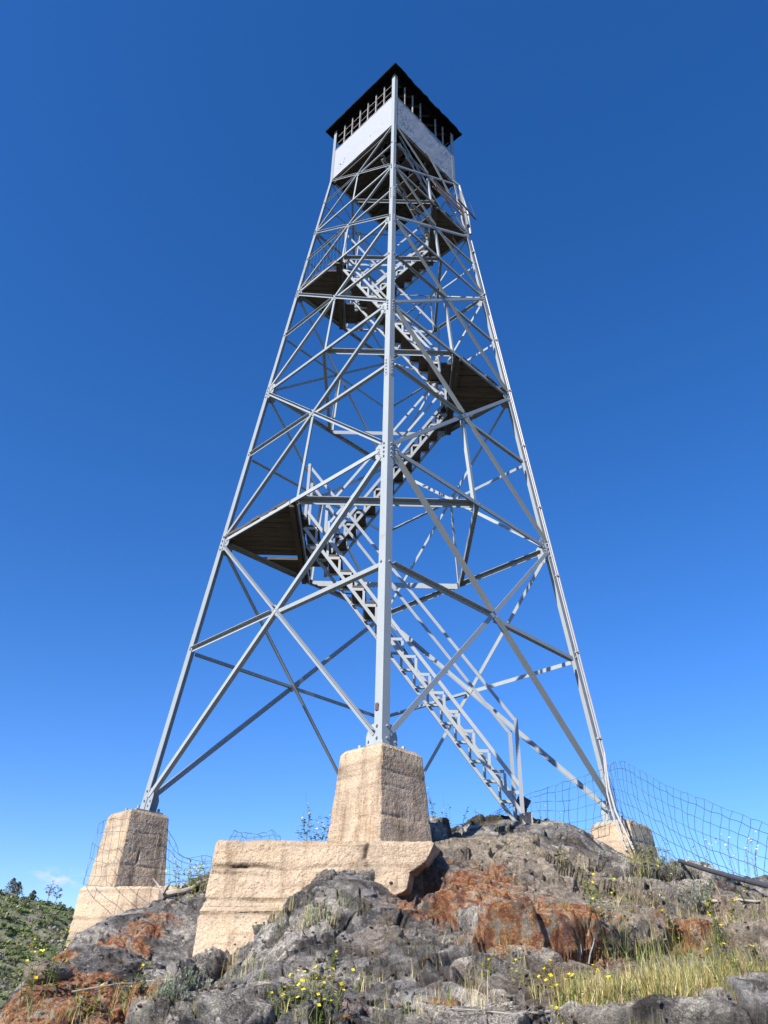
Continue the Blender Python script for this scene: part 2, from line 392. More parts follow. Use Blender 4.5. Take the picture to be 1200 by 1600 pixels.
def base_z(X):
    out = np.empty(len(X))
    for i in range(0, len(X), 60000):
        q = X[i:i+60000]
        D = np.linalg.norm(q[:, None]-xy[None], axis=2)
        out[i:i+60000] = tps(D)@W[:n]+W[n]+q@W[n+1:]
    r = np.hypot(X[:, 0], X[:, 1]+4)
    far = -9-(r-12)*.55
    k = sstep(9, 14, r)
    return out*(1-k)+np.minimum(out, far)*k
AZ = np.r_[np.linspace(-180, -29, 60)[:-1], np.linspace(-29, 29, 1080), np.linspace(29, 180, 60)[1:-1]]
DD = np.r_[np.geomspace(.25, 4.0, 30)[:-1], np.geomspace(4.0, 12.6, 680), np.geomspace(12.6, 70, 40)[1:]]
na, nd = len(AZ), len(DD)
ga, gd = np.meshgrid(np.radians(AZ), DD)
X = np.c_[CAM[0]+(np.sin(ga)*gd).ravel(), CAM[1]+(np.cos(ga)*gd).ravel()]
# base surface on a coarse grid would be cheaper; the direct evaluation is fine
Z0 = base_z(X)
P3 = np.c_[X, Z0].astype(np.float32)
lf = sstep(-1.0, -1.9, P3[:, 0])                       # the left-hand slab: strongly foliated
warp = np.c_[vnoise(P3*1.7, 1), vnoise(P3*1.7+9, 2), vnoise(P3*1.7+21, 3)]*.16
warp2 = np.c_[vnoise(P3*6, 4), vnoise(P3*6+9, 5), vnoise(P3*6+21, 6)]*.035
Q = P3+warp+warp2
def frame(e1, e2):
    e1 = np.array(e1, float); e1 /= np.linalg.norm(e1); e3 = np.cross(e1, e2); e3 /= np.linalg.norm(e3)
    return np.stack([e1, np.cross(e3, e1), e3]).astype(np.float32)
QL, QR = Q@frame((.15, .93, .33), (.95, -.1, -.2)).T, Q@frame((.75, -.5, -.42), (.5, .6, .3)).T
QF = np.where((lf > .5)[:, None], QL, QR)
dn = np.zeros(len(P3), np.float32)
def blocks(sc, seed, step, tilt, edge):
    f1, f2, cid, cpos = worley(QF*np.array(sc, np.float32), seed)
    loc = QF*np.array(sc, np.float32)-cpos
    h = (cid[:, 0]-.5)*step + (loc[:, 0]*(cid[:, 1]-.5)+loc[:, 1]*(cid[:, 2]-.5)+loc[:, 2]*(cid[:, 0]-.5))*tilt
    soft = sstep(0, .05, f2-f1)                           # slightly worn block edges
    return (h*(.5+.5*soft)).astype(np.float32), 1-sstep(0, edge, f2-f1), cid
hb, gb, cb = blocks((.45, .85, 1.2), 31, .20, .48, .030)
hm, gm, cm = blocks((1.5, 3.0, 4.2), 32, .065, .17, .035)
hs, gs, cs_ = blocks((5.0, 10, 13), 33, .020, .055, .06)
dn += (hb-gb*.10)*(1-.90*lf)
dn += (hm-gm*.05)*(1-.82*lf)
dn += (hs-gs*.014)*(1-.55*lf)
AN = lambda l, r: np.where((lf > .5)[:, None], np.array([l]), np.array([r])).astype(np.float32)
rid = fbm(QF*AN([.32, 3.4, 4.5], [.8, 3.2, 4.2]), 5, 41, .5, True)
dn += (rid-.1)*(.028+.010*lf)
dn += fbm(QF*AN([1.6, 16, 20], [6, 15, 20]), 5, 47, .7)*.019
dn -= .16*np.exp(-((P3[:, 0]-3.25)**2+(P3[:, 1]+.95)**2)/.36)+.22*np.exp(-((P3[:, 0]-4.0)**2+(P3[:, 1]+2.0)**2)/.9)
dn += fbm(P3*.7, 4, 43)*.10*(1-.6*lf)
pit = np.exp(-(((P3[:, 0]-.36)/.19)**2+((P3[:, 1]+4.02)/.22)**2))        # the hollow under the broken end of the wall
# calmer where the soil lies between the rocks on the lower right
px_soil = np.array([at_d(1050, 1545, 5.6), at_d(1000, 1550, 5.5), at_d(1150, 1530, 5.8), at_d(920, 1555, 5.4)])
ds = np.min([np.hypot(P3[:, 0]-q[0], (P3[:, 1]-q[1])*1.1) for q in px_soil], axis=0)
soil = 1-sstep(.25, .75, ds+.25*fbm(P3*2.2, 3, 51))
dist = np.hypot(P3[:, 0]-CAM[0], P3[:, 1]-CAM[1])
fade = sstep(.3, 2.2, dist)
# keep the rock from swallowing the stair foot and the footings
def keep(x, y, r): return 1-.75*np.exp(-((P3[:, 0]-x)**2+(P3[:, 1]-y)**2)/(r*r))
fade = fade*keep(1.85, -.6, .6)*keep(3.4, -.5, .6)*keep(0, -3.6, .6)*keep(-1.5, -3.8, .35)*keep(.75, -2.6, .5)
dn = dn*fade*(1-.8*soil)-pit*.42
Pd = P3.astype(np.float64).copy()
G3 = Pd.reshape(nd, na, 3)
Nn = np.cross(np.gradient(G3, axis=1), np.gradient(G3, axis=0)).reshape(-1, 3)
Nn *= np.sign(Nn[:, 2:3]+1e-9); Nn /= np.linalg.norm(Nn, axis=1)[:, None]+1e-9
Nn[:, 1] -= .30*fade*(dist < 13); Nn /= np.linalg.norm(Nn, axis=1)[:, None]
Pd += Nn*dn[:, None]
# ---- colour of the rock (albedo only)
def pxm(list_, rad):
    m = np.zeros(len(P3))
    for (a, bb, d, r) in list_:
        q = at_d(a, bb, d); m = np.maximum(m, np.exp(-(((P3-q)**2).sum(1))/(r*r)))
    return m
Pb = Pd.astype(np.float32); Qd = Pb+warp+warp2
QFd = np.where((lf > .5)[:, None], Qd@frame((.15, .93, .33), (.95, -.1, -.2)).T, Qd@frame((.75, -.5, -.42), (.5, .6, .3)).T)
c_n1 = fbm(Qd*2.2, 6, 61, .6); c_n2 = fbm(QFd*np.where((lf > .5)[:, None], np.array([[.9, 8, 14]]), np.array([[3, 8, 14]])).astype(np.float32), 5, 62, .6); c_n3 = fbm(Pb*9, 4, 63, .6); c_n4 = fbm(Pb*1.1, 4, 64)
def lerp(a, b, t): return a+(np.array(b)-a)*t[:, None]
colr = np.tile(np.array([.205, .203, .202]), (len(P3), 1))
colr = lerp(colr, [.075, .073, .075], sstep(.0, .3, c_n2))
colr = lerp(colr, [.40, .385, .355], sstep(.0, .3, c_n1+.4*c_n3))
colr = lerp(colr, [.22, .18, .14], sstep(.2, .5, -c_n1+.2*c_n2)*.6)
tan = pxm([(880,1340,8.4,1.1),(1000,1430,7.1,1.0),(860,1420,6.9,.7),(1120,1430,7.2,.9),(740,1320,8.4,.7),(980,1400,8.0,.6)], 1)
rust = pxm([(690,1390,7.2,.45),(760,1395,7.0,.60),(800,1420,6.8,.50),(720,1440,6.7,.45),(840,1480,6.3,.55),(790,1490,6.2,.40),(890,1450,6.7,.45),(640,1440,6.8,.2),(690,1570,5.2,.14),(900,1475,6.3,.4),(660,1372,7.5,.2),(750,1360,7.5,.5),
            (40,1590,5.7,.5),(110,1590,5.5,.45),(190,1585,5.4,.38),(230,1560,5.8,.30),(130,1560,6.1,.38),(1080,1445,7.0,.3),(20,1570,6.2,.4)], 1)
rust = np.maximum(rust, .85*pxm([(700, 1400, 7.1, .8), (800, 1430, 6.7, .8), (880, 1480, 6.3, .6)], 1))
rust = np.maximum(rust, pxm([(50+d*24, 1572-d*13, 6.1+d*.31, .26) for d in range(10)], 1))
rm = np.clip(rust, 0, 1)
mar = np.clip(sstep(.28, .5, c_n4+.5*c_n3)*sstep(-1.2, .2, P3[:, 0])*.7, 0, 1)
colr = lerp(colr, [.14, .075, .06], mar*(1-rm))
gaps = np.clip(gm*.5+gb*.6, 0, 1)
colr = lerp(colr, [.085, .065, .05], gaps*.8)                                     # dark brown along the cracks between blocks
colr *= (1+.6*(cm[:, 0]-.5)+.45*(cs_[:, 1]-.5))[:, None]
lich = sstep(.18, .36, fbm(Pb*6.5, 5, 71, .65)-.06)*(1-.8*rm)
colr = lerp(colr, [.50, .485, .43], lich*.75)
colr = lerp(colr, [.24, .18, .115], soil*.9); tan = tan*(1-soil); rust = rust*(1-soil)
bounce_cut = np.maximum(sstep(-.55, .25, P3[:, 1])*(np.abs(P3[:, 0]) < 9), sstep(4.75, 4.3, dist)*.9)   # unseen ground past the crest and by the camera darkened to cut bounce light
colr = lerp(colr, [.05, .048, .036], bounce_cut*.9)
farc = sstep(14, 20, dist)
colr = lerp(colr, [.06, .07, .035], farc)
me = bpy.data.meshes.new('rocky_ground')
NV = na*nd
me.vertices.add(NV); me.vertices.foreach_set('co', Pd.astype(np.float32).ravel())
ii, jj = np.meshgrid(np.arange(nd-1), np.arange(na), indexing='ij'); j2 = (jj+1) % na
quads = np.stack([ii*na+jj, ii*na+j2, (ii+1)*na+j2, (ii+1)*na+jj], -1).reshape(-1, 4)[:, ::-1]
me.loops.add(quads.size); me.loops.foreach_set('vertex_index', quads.ravel().astype(np.int32))
me.polygons.add(len(quads)); me.polygons.foreach_set('loop_start', np.arange(0, quads.size, 4, dtype=np.int32))
me.polygons.foreach_set('loop_total', np.full(len(quads), 4, np.int32))
me.update(calc_edges=True)
at = me.attributes.new('shade', 'FLOAT_COLOR', 'POINT')
at.data.foreach_set('color', np.c_[np.clip((colr*1.40-.018)*np.array([1.05, 1.0, .95]), .012, .8), np.ones(NV)].astype(np.float32).ravel())
at = me.attributes.new('stain', 'FLOAT_COLOR', 'POINT')
stain = np.c_[np.clip(rust*(1-bounce_cut)*(1.1+.45*lf), 0, 1.3), np.clip(tan*(1-bounce_cut), 0, 1), soil, np.ones(NV)]
at.data.foreach_set('color', stain.astype(np.float32).ravel())
me.materials.append(ROCK)
g = bpy.data.objects.new('rocky_ground', me); COL.objects.link(g)
tag(g, 'bare grey and rust-stained rock outcrop under the tower', 'rock ground', kind='structure')
ZG = Pd[:, 2].reshape(nd, na)
LD = np.log(DD)
def gz(x, y):
    dx, dy = x-CAM[0], y-CAM[1]; a = math.degrees(math.atan2(dx, dy)); d = math.hypot(dx, dy)
    j = int(np.clip(np.searchsorted(AZ, a)-1, 0, na-2)); i = int(np.clip(np.searchsorted(DD, d)-1, 0, nd-2))
    fa = (a-AZ[j])/(AZ[j+1]-AZ[j]); fd = (d-DD[i])/(DD[i+1]-DD[i])
    return float((ZG[i, j]*(1-fa)+ZG[i, j+1]*fa)*(1-fd)+(ZG[i+1, j]*(1-fa)+ZG[i+1, j+1]*fa)*fd)
def hit(px, py, dmax=14.0):
    """where a sight line first meets the ground"""
    v = ray(px, py); hz = math.hypot(v[0], v[1]); t = 2.4
    while t < dmax:
        p = CAM+v*(t/hz)
        if p[2] < gz(p[0], p[1]): return V((p[0], p[1], gz(p[0], p[1])))
        t += .015
    return None

# valley floor to the horizon
m, nt, b = mat('valley_scrub'); oc = objcoord(nt)
n1 = tex(nt, 'ShaderNodeTexNoise', .03, 8, .7, oc)
nt.links.new(ramp(nt, n1.outputs['Fac'], [(.3, (.03, .04, .018)), (.5, (.05, .06, .028)), (.7, (.10, .09, .055))]).outputs[0], b.inputs['Base Color'])
b.inputs['Roughness'].default_value = .95; VALLEY = m
mb = MB(); rr = [0, 60, 150, 400, 1200, 4000, 12000]
for i, r in enumerate(rr):
    for k in range(48):
        t = 2*math.pi*k/48; mb.v.append((math.cos(t)*max(r, .1), math.sin(t)*max(r, .1), -34-(3*math.sin(k*1.7+i) if 0 < i < 5 else 0))); mb.c.append((1, 1, 1))
for i in range(len(rr)-1):
    for k in range(48): mb.f.append((i*48+k, i*48+(k+1) % 48, (i+1)*48+(k+1) % 48, (i+1)*48+k)[::-1])
tag(mb.build('valley_ground', VALLEY), 'scrubby valley floor below the outcrop', 'ground', kind='structure')

# far hills round the horizon
mb = MB(); NA = 160
for i, (r, hz) in enumerate(((2400, -40), (2900, 40), (3400, 120), (3900, 150), (4600, 60), (5200, -40))):
    for k in range(NA):
        t = 2*math.pi*k/NA
        n_ = float(fbm(np.array([[math.cos(t)*3.1+i*.35, math.sin(t)*3.1, 7.]]), 4, 91)[0])
        mb.v.append((math.cos(t)*r, math.sin(t)*r, hz*(1+.7*n_) if hz > 0 else -40)); mb.c.append((1, 1, 1))
for i in range(5):
    for k in range(NA): mb.f.append((i*NA+k, i*NA+(k+1) % NA, (i+1)*NA+(k+1) % NA, (i+1)*NA+k)[::-1])
tag(mb.build('hills', VALLEY, smooth=True), 'far scrub hills round the horizon', 'hills', kind='structure')

# hillside on the left
def hill_z(x, y):                              # a long ridge some 150 m off to the left
    a = math.degrees(math.atan2(x-CAM[0], y-CAM[1])); d = math.hypot(x-CAM[0], y-CAM[1])
    crest = np.interp(a, [-60, -40, -30, -24, -22.5, -21, -19.5, -18, -14, -6, 4], [3.7, 6.8, 6.6, 5.6, 5.35, 5.2, 4.9, 4.4, 2.8, -2, -9])
    zc = CAM[2]+150*math.tan(R_(float(crest)))
    k = (d-150)/(95 if d < 150 else 120)
    z = -36+(zc+36)*max(0, 1-abs(k)**1.35)
    q = np.array([[x*.06, y*.06, 0]]); q2 = np.array([[x*.25, y*.25, 3.]])
    return z+float(fbm(q, 4, 5)[0])*2.6*max(0, min(1, (abs(d-150))/14))+float(fbm(q2, 3, 6)[0])*.5
mb = MB(); HA = np.linspace(-62, 4, 150); HD = np.r_[np.linspace(52, 150, 64), np.linspace(153, 268, 20)]
for d in HD:
    for a in HA:
        x, y = CAM[0]+math.sin(R_(a))*d, CAM[1]+math.cos(R_(a))*d
        mb.v.append((x, y, hill_z(x, y))); mb.c.append((1, 1, 1))
for i in range(len(HD)-1):
    for k in range(149): mb.f.append((i*150+k, i*150+k+1, (i+1)*150+k+1, (i+1)*150+k)[::-1])
m, nt, b = mat('hillside_soil'); oc = objcoord(nt)
n1 = tex(nt, 'ShaderNodeTexNoise', .22, 9, .75, oc); n2 = tex(nt, 'ShaderNodeTexNoise', 1.6, 6, .7, oc)
col = ramp(nt, n1.outputs['Fac'], [(.33, (.075, .09, .04)), (.45, (.13, .15, .06)), (.56, (.19, .19, .10)), (.66, (.34, .30, .24))]).outputs[0]
col = mixc(nt, .8, col, ramp(nt, n2.outputs['Fac'], [(.3, (.5, .5, .5)), (.55, (1, 1, 1)), (.75, (1.5, 1.45, 1.4))]).outputs[0], 'MULTIPLY')
nt.links.new(col, b.inputs['Base Color']); b.inputs['Roughness'].default_value = .95
bump(nt, b, n2.outputs['Fac'], .8, .6)
tag(mb.build('hillside', m, smooth=True), 'scrub covered hillside beyond the outcrop', 'hill', kind='structure')
# ------------------------------------------------------------------ the tower
ZL = [0.0, 4.3282, 7.7094, 10.4789, 12.4995, 14.4310]; D0, D5 = 3.36677, 1.508
def DZ(z): return D0+(D5-D0)*z/ZL[5]
LEGD = [V((0, -1, 0)), V((1, 0, 0)), V((0, 1, 0)), V((-1, 0, 0))]       # front, right, back, left
def LP(k, z): return LEGD[k % 4]*DZ(z)+V((0, 0, z))
FNAME = [(3, 0), (0, 1), (1, 2), (2, 3)]                             # faces: legs seen from outside, left then right
tower = tag(empty('fire_lookout_tower', (0, 0, -.12)), 'tall pale steel fire lookout tower with zigzag stairs and a white cabin on top', 'lookout tower')
legs = []
WL = [.118, .110, .098, .088, .080]
for k in range(4):
    mb = MB()
    for i in range(5):
        z0 = ZL[i] if i else -.10; z1 = ZL[i+1]
        p0, p1 = LP(k, z0), LP(k, z1)
        mb.angle(p0, p1, LEGD[(k+1) % 4]-LEGD[k], LEGD[(k+3) % 4]-LEGD[k], WL[i], WL[i], .012)
    legs.append(mb.build('leg', STEEL, tower))
def face_n(a, b):
    p, q, r = LP(a, 0), LP(b, 0), LP(a, 10)
    n = (q-p).cross(r-p).normalized()
    return n if n.dot(p+q) > 0 else -n
def trim(p0, p1, s0, s1):
    u = (p1-p0).normalized(); return p0+u*s0, p1-u*s1
gid = 0
for fi, (a, b) in enumerate(FNAME):
    n = face_n(a, b)
    fh = (LP(b, 0)-LP(a, 0)).normalized()
    # gusset plates with their bolts, one per leg and level
    for leg, sgn in ((a, 1), (b, -1)):
        along = (LP(leg, 10)-LP(leg, 0)).normalized()
        for L in range(0, 5):
            z = ZL[L]; gm_ = MB()
            c = LP(leg, z); h = fh*sgn
            sc = [1.0, 1.0, .95, .8, .62][L]
            w = .25*sc; up, dn_ = (.26, .10) if L == 0 else (.13*sc, .21*sc)
            o = -n*.020
            q = [c+o+h*.02-along*dn_, c+o+h*w*.62-along*dn_, c+o+h*w-along*dn_*.55, c+o+h*w+along*up*.7, c+o+h*w*.75+along*up, c+o+h*.02+along*up]
            if L == 0: q = [c+o+h*.02-along*.1, c+o+h*w-along*.1, c+o+h*w+along*.12, c+o+h*w*.8+along*.24, c+o+h*.02+along*.26]
            gm_.prism(q, n*.007)
            wl = WL[min(L, 4)]
            nb = 4 if L else 3
            for i in range(nb):
                gm_.bolt(c+h*wl*.62+along*(up-.05-(up+dn_-.09)*i/(nb-1)), n, .014, .024)
            if L:
                for i in range(3): gm_.bolt(c-n*.013+h*(w*.60+.02*i)+along*(-dn_*.62+.055*i)*1., n, .012, .018)
                for i in range(2): gm_.bolt(c-n*.013+h*(w*.78)+along*(up*.25-.075*i), n, .012, .018)
            else:
                for i in range(2): gm_.bolt(c-n*.013+h*(w*.72+.03*i)+along*(-.0+.06*i), n, .013, .02)
            gm_.build('gusset_plate', STEEL, legs[leg])
        # splice bolts above some joints
        if leg == 0:
            for zs in (5.92, 11.25):
                sb = MB(); q0, q1 = LP(0, zs-.05), LP(0, zs+.36)
                sb.prism([q0+fh*sgn*.02, q0+fh*sgn*.095, q1+fh*sgn*.095, q1+fh*sgn*.02], n*.004)
                for i in range(5): sb.bolt(LP(0, zs+.075*i)+fh*sgn*.06, n, .012, .02)
                sb.build('splice_plate', STEEL, legs[0])
    for P in range(5):
        z0, z1 = ZL[P], ZL[P+1]
        A0, A1, B0, B1 = LP(a, z0), LP(a, z1), LP(b, z0), LP(b, z1)
        zc = z0+(z1-z0)*DZ(z0)/(DZ(z0)+DZ(z1)); Lc, Rc = LP(a, zc), LP(b, zc); Cc = (Lc+Rc)/2
        w = [.066, .058, .050, .040, .033][P]; t = .007; e0 = WL[P]*1.25
        upv = (LP(a, 1)+LP(b, 1)-LP(a, 0)-LP(b, 0)).normalized()
        # diagonal A: lower left to upper right, inner leg at the lower edge
        p0, p1 = trim(A0, B1, e0+.04, e0+.02)
        v = upv-(p1-p0).normalized()*upv.dot((p1-p0).normalized()); v.normalize()
        o = -n*.002; mb = MB()
        mb.angle(p0+o-v*w/2, p1+o-v*w/2, v, -n, w, w, t); mb.build('diagonal_brace', STEEL, tower)
        # diagonal B in two halves, outer leg along the upper edge
        p0, p1 = trim(B0, A1, e0+.04, e0+.02)
        v = upv-(p1-p0).normalized()*upv.dot((p1-p0).normalized()); v.normalize()
        o = -n*.0105; mb = MB(); u = (p1-p0).normalized()
        mb.angle(p0+o+v*w/2, Cc-u*.05+o+v*w/2, -v, n, w, w*.9, t)
        mb.angle(Cc+u*.05+o+v*w/2, p1+o+v*w/2, -v, n, w, w*.9, t); 
        mb.prism([Cc-n*.019-u*.11-v*.05, Cc-n*.019+u*.11-v*.05, Cc-n*.019+u*.11+v*.05, Cc-n*.019-u*.11+v*.05], n*.006)
        mb.build('diagonal_brace', STEEL, tower)
        # struts from the crossing out to both legs
        ws = w*.95
        p0, p1 = trim(Lc, Cc, WL[P]+.012, .07); mb = MB(); o = -n*.0125
        mb.angle(p0+o+upv*(ws/2-.03), p1+o+upv*(ws/2-.03), -upv, n, ws, ws, t); mb.build('middle_strut', STEEL, tower)
        p0, p1 = trim(Rc, Cc, WL[P]+.012, .07); mb = MB()
        mb.angle(p0+o-upv*(ws/2+.03), p1+o-upv*(ws/2+.03), upv, -n, ws, ws, t); mb.build('middle_strut', STEEL, tower)
        for q, hh in ((Lc, 1), (Rc, -1)):
            bm_ = MB(); bm_.bolt(q+fh*hh*WL[P]*.6, n, .016, .022); bm_.build('bolt', STEEL, legs[a if hh == 1 else b])
        # horizontal at the panel top and the hanger from the crossing of this panel down to the one below
        if P < 4:
            p0, p1 = trim(A1, B1, WL[P]*1.2+.03, WL[P]*1.2+.03); wh = [.074, .064, .054, .042][P]; mb = MB()
            mb.angle(p0-n*.002+upv*wh/2, p1-n*.002+upv*wh/2, -upv, -n, wh, wh, t); mb.build('horizontal_strut', STEEL, tower)
        if P > 0:
            M = (A0+B0)/2; mb = MB()
            p0, p1 = trim(M, Cc, .0, .08); w2 = [.058, .056, .05, .044, .04][P]
            mb.angle(p0-n*.022-fh*w2/2, p1-n*.022-fh*w2/2, fh, -n, w2, w2, .006); mb.build('hanger', STEEL, tower)
# inner square of ties at each level
for L in range(1, 5):
    M = [(LP(k, ZL[L])+LP(k+1, ZL[L]))/2 for k in range(4)]           # FR, BR, BL, FL
    for k in range(4):
        p0, p1 = M[k-1], M[k]; out = ((p0+p1)/2); out.z = 0; out.normalize()
        p0, p1 = trim(p0, p1, .05, .05); mb = MB()
        wv = [.105, .085, .072, .06][L-1]
        mb.angle(p0+V((0, 0, .02))-out*.03, p1+V((0, 0, .02))-out*.03, V((0, 0, -1)), out, wv, wv*.8, .008); mb.build('cross_tie', STEEL, tower)

# landings
def landing(L, side, missing, ext, rnd, tone):
    """triangular plank deck in the left (-1) or right (+1) corner; ext: stair ends that need boards past the inner tie"""
    rg = random.Random(rnd); z = ZL[L]; D = DZ(z); xin = D/2; t0 = z+.035; th = .045
    mb = MB(); w = .155*(1 if L < 3 else .85); y = -D/2+.015; i = 0
    while y < D/2-.02:
        y1 = min(y+w-.012, D/2-.01); sh = rg.uniform(.75, 1.25)
        if i not in missing:
            xa, xb = D-abs(y)+.03-rg.uniform(0, .05), D-abs(y1)+.03-rg.uniform(0, .05)
            if min(xa, xb)-xin > .03:
                dz = rg.uniform(-.004, .006)
                x_in = xin-.03-rg.uniform(0, .03)
                pts_ = [V((side*x_in, y, t0+dz)), V((side*xa, y, t0+dz)), V((side*xb, y1, t0+dz)), V((side*x_in, y1, t0+dz))]
                if side < 0: pts_ = pts_[::-1]
                mb.prism(pts_, V((0, 0, th)), col=(sh, sh*.97, sh*.93))
        y += w; i += 1
    for (ya, yb, xe) in ext:                                          # boards running on to the stair head
        k = max(2, int((yb-ya)/.15))
        for q in range(k):
            y0_, y1_ = ya+(yb-ya)*q/k, ya+(yb-ya)*(q+1)/k-.01
            mb.box(V((side*(xin-.035+xe)/2, (y0_+y1_)/2, t0+th/2)), V((abs(xin-.035-xe)/2, 0, 0)), V((0, (y1_-y0_)/2, 0)), V((0, 0, th/2)), (.9, .88, .85))
    o = mb.build('landing', WOOD, tower)
    jb = MB()
    jb.box(V((side*(xin+.07), 0, z-.03)), V((.04, 0, 0)), V((0, D/2-.10, 0)), V((0, 0, .06)), (.8, .78, .75))
    jb.build('joist', WOOD, o)
    return o
Y1A, Y1B, Y2A, Y2B = -.85, -.28, .28, .85
land1 = landing(1, -1, {12}, [(Y1A, Y1B, 1.27), (Y2A-.05, Y2B+.02, 1.02)], 1, 1)
land2 = landing(2, 1, {11}, [(Y1A, Y1B, .95), (Y2A, Y2B, 1.05)], 2, 1)
land3 = landing(3, -1, {2}, [(Y1A, Y1B, .92), (Y2A, Y2B, .72)], 3, 1)
land4 = landing(4, 1, {}, [(Y2A, Y2B, .78)], 4, 1)

# stair flights
def flight(x0, z0, x1, z1, ya, yb, nst, sep, posts=True, rail=(True, True), rail_h=1.0, raillen=(0.0, 1.0), board=.22, newel=0, bare=0, xf45=None):
    """lower chord runs from (x0,z0) to (x1,z1); chords ya (near) and yb (far)"""
    d = V((x1-x0, 0, z1-z0)); sx = 1 if x1 > x0 else -1
    rise = (z1-z0)/nst; run = abs(x1-x0)/nst
    strs = []
    def fin(m_, name, mt, par):
        if xf45 is not None: m_.v = [(xf45[0]+.70711*(p[0]-p[1]), xf45[1]+.70711*(p[0]+p[1]), p[2]) for p in m_.v]
        return m_.build(name, mt, par)
    for y in (ya, yb):
        s_ = MB(); o = .0
        inw = V((0, 1 if y == ya else -1, 0))
        p0, p1 = V((x0, y, z0)), V((x1, y, z1))
        perp = V((-d.z*sx, 0, abs(d.x))).normalized()
        s_.bar(p0, p1, perp, .05, .022)
        s_.bar(p0+V((0, 0, sep)), p1+V((0, 0, sep)), perp, .05, .022)
        yy = y+inw.y*.018
        for i in range(nst):
            xf = x0+sx*run*i; zf = z0+rise*i+sep-.045                 # front edge of step i
            s_.box(V((xf+sx*run/2, yy, zf-.02)), V((run/2-.002, 0, 0)), V((0, .004, 0)), V((0, 0, .022)))
            s_.box(V((xf+sx*run/2, yy+inw.y*.026, zf-.003 if y == ya else zf-.045)), V((run/2-.002, 0, 0)), V((0, .022, 0)), V((0, 0, .003)))
            if i < nst-1: s_.box(V((xf+sx*run, yy, zf+rise/2-.02)), V((.019, 0, 0)), V((0, .004, 0)), V((0, 0, rise/2-.024)))
        strs.append(s_)
    first = fin(strs[0], 'stair_flight', RAILSTEEL, tower)
    fin(strs[1], 'stringer', RAILSTEEL, first)
    for i in range(bare, nst):
        t_ = MB(); sh = random.uniform(.75, 1.25)
        xf = x0+sx*run*i; zf = z0+rise*i+sep-.045
        t_.box(V((xf+sx*(board/2-.03), (ya+yb)/2, zf+.024)), V((board/2, 0, 0)), V((0, (yb-ya)/2-.02, 0)), V((0, 0, .021)), (sh, sh*.93, sh*.88))
        fin(t_, 'tread', WOOD, first)
    # handrails
    for y, use in ((ya, rail[0]), (yb, rail[1])):
        if not use: continue
        hb_ = MB(); q0 = V((x0, y, z0+sep+rail_h)); q1 = V((x1, y, z1+sep+rail_h))
        a0 = q0+(q1-q0)*raillen[0]; a1 = q0+(q1-q0)*raillen[1]
        hb_.angle(a0, a1, V((0, 0, -1)), V((0, 1, 0)), .045, .04, .006)
        hb_.bar(a0, a0-V((0, 0, rail_h+sep+newel)), V((1, 0, 0)), .05, .045)
        hb_.bar(a1, a1-V((0, 0, rail_h+sep*.5)), V((1, 0, 0)), .045, .04)
        if raillen[1]-raillen[0] > .8:
            mm = (a0+a1)/2
        fin(hb_, 'handrail', RAILSTEEL, first)
    return first
def chord(L0z, L1z): pass
f1 = flight(1.86, -.15, -1.30, 4.14, Y1A, Y1B, 16, .335, rail_h=.92, newel=.0, bare=9)
f2 = flight(-1.06, 4.16, 1.14, 7.50, Y2A, Y2B, 13, .32, rail_h=.84)
f3 = flight(.93, 7.54, -.96, 10.27, Y1A, Y1B, 11, .32, rail_h=.84)
f4 = flight(-.74, 10.31, .82, 12.30, Y2A, Y2B, 9, .30, rail_h=.8)
f5 = flight(1.20, 12.42, -.75, 14.14, .0, .566, 8, .27, rail=(False, True), rail_h=.75, board=.20, xf45=(.66, -.66))
def on_plane(px, py, De):
    v = ray(px, py); t = (De-(CAM[0]-CAM[1]))/(v[0]-v[1]); return V(CAM+v*t)
mb = MB(); mb.bar(on_plane(668, 238, 1.56), on_plane(707, 312, 1.56), V((.7, -.7, 0)), .03, .06); mb.build('handrail', RAILSTEEL, f5)
# foot plate of the lowest stair
mb = MB()
mb.bar(V((1.88, Y1B-.1, .14)), V((2.03, Y1B-.1, .05)), V((0, 0, 1)), .10, .22); mb.bar(V((1.99, Y1B-.12, .06)), V((1.93, Y1B-.12, -.2)), V((1, 0, 0)), .05, .05)
mb.bar(V((1.86, Y1B-.12, -.10)), V((1.99, Y1B-.12, -.16)), V((0, 0, 1)), .04, .05)
mb.build('foot_bracket', DARKSTEEL, f1)

# ------------------------------------------------------------------ the cabin
ZB, ZS, ZT, ZE, DR = 14.431, 15.56, 16.46, 16.47, 1.74
def CP_(k, D, z): return LEGD[k % 4]*D+V((0, 0, z))
fl = MB()
q = [CP_(k, D5-.03, ZB+.03) for k in range(4)]
# floor with a stair opening along the right-hand wall
def wv(u, v, z): return V((.70711*(u-v), .70711*(u+v), z))
HU, HV = V((.70711, .70711, 0)), V((-.70711, .70711, 0)); HW = 1.035
v0 = -HW
while v0 < HW-.02:
    v1 = min(v0+.14, HW); segs = [(-HW, HW)]
    if -.93 < (v0+v1)/2 < -.34: segs = [(-HW, -.82), (.22, HW)]
    for (s0, s1) in segs:
        sh = random.uniform(.8, 1.2); fl.box(wv((s0+s1)/2, (v0+v1)/2, ZB+.04), HU*((s1-s0)/2), HV*((v1-v0)/2-.002), V((0, 0, .02)), (sh, sh, sh))
    v0 += .144
cabin = fl.build('cabin', CABFLOOR, tower)
jb = MB()
for u in np.linspace(-.98, .98, 7):
    va = -.33 if -.84 < u < .24 else -HW
    jb.box(wv(float(u), (va+HW)/2, ZB-.035), HU*.025, HV*((HW-va)/2), V((0, 0, .052)), (.9, .9, .9))
jb.build('floor_joist', CABFLOOR, cabin)
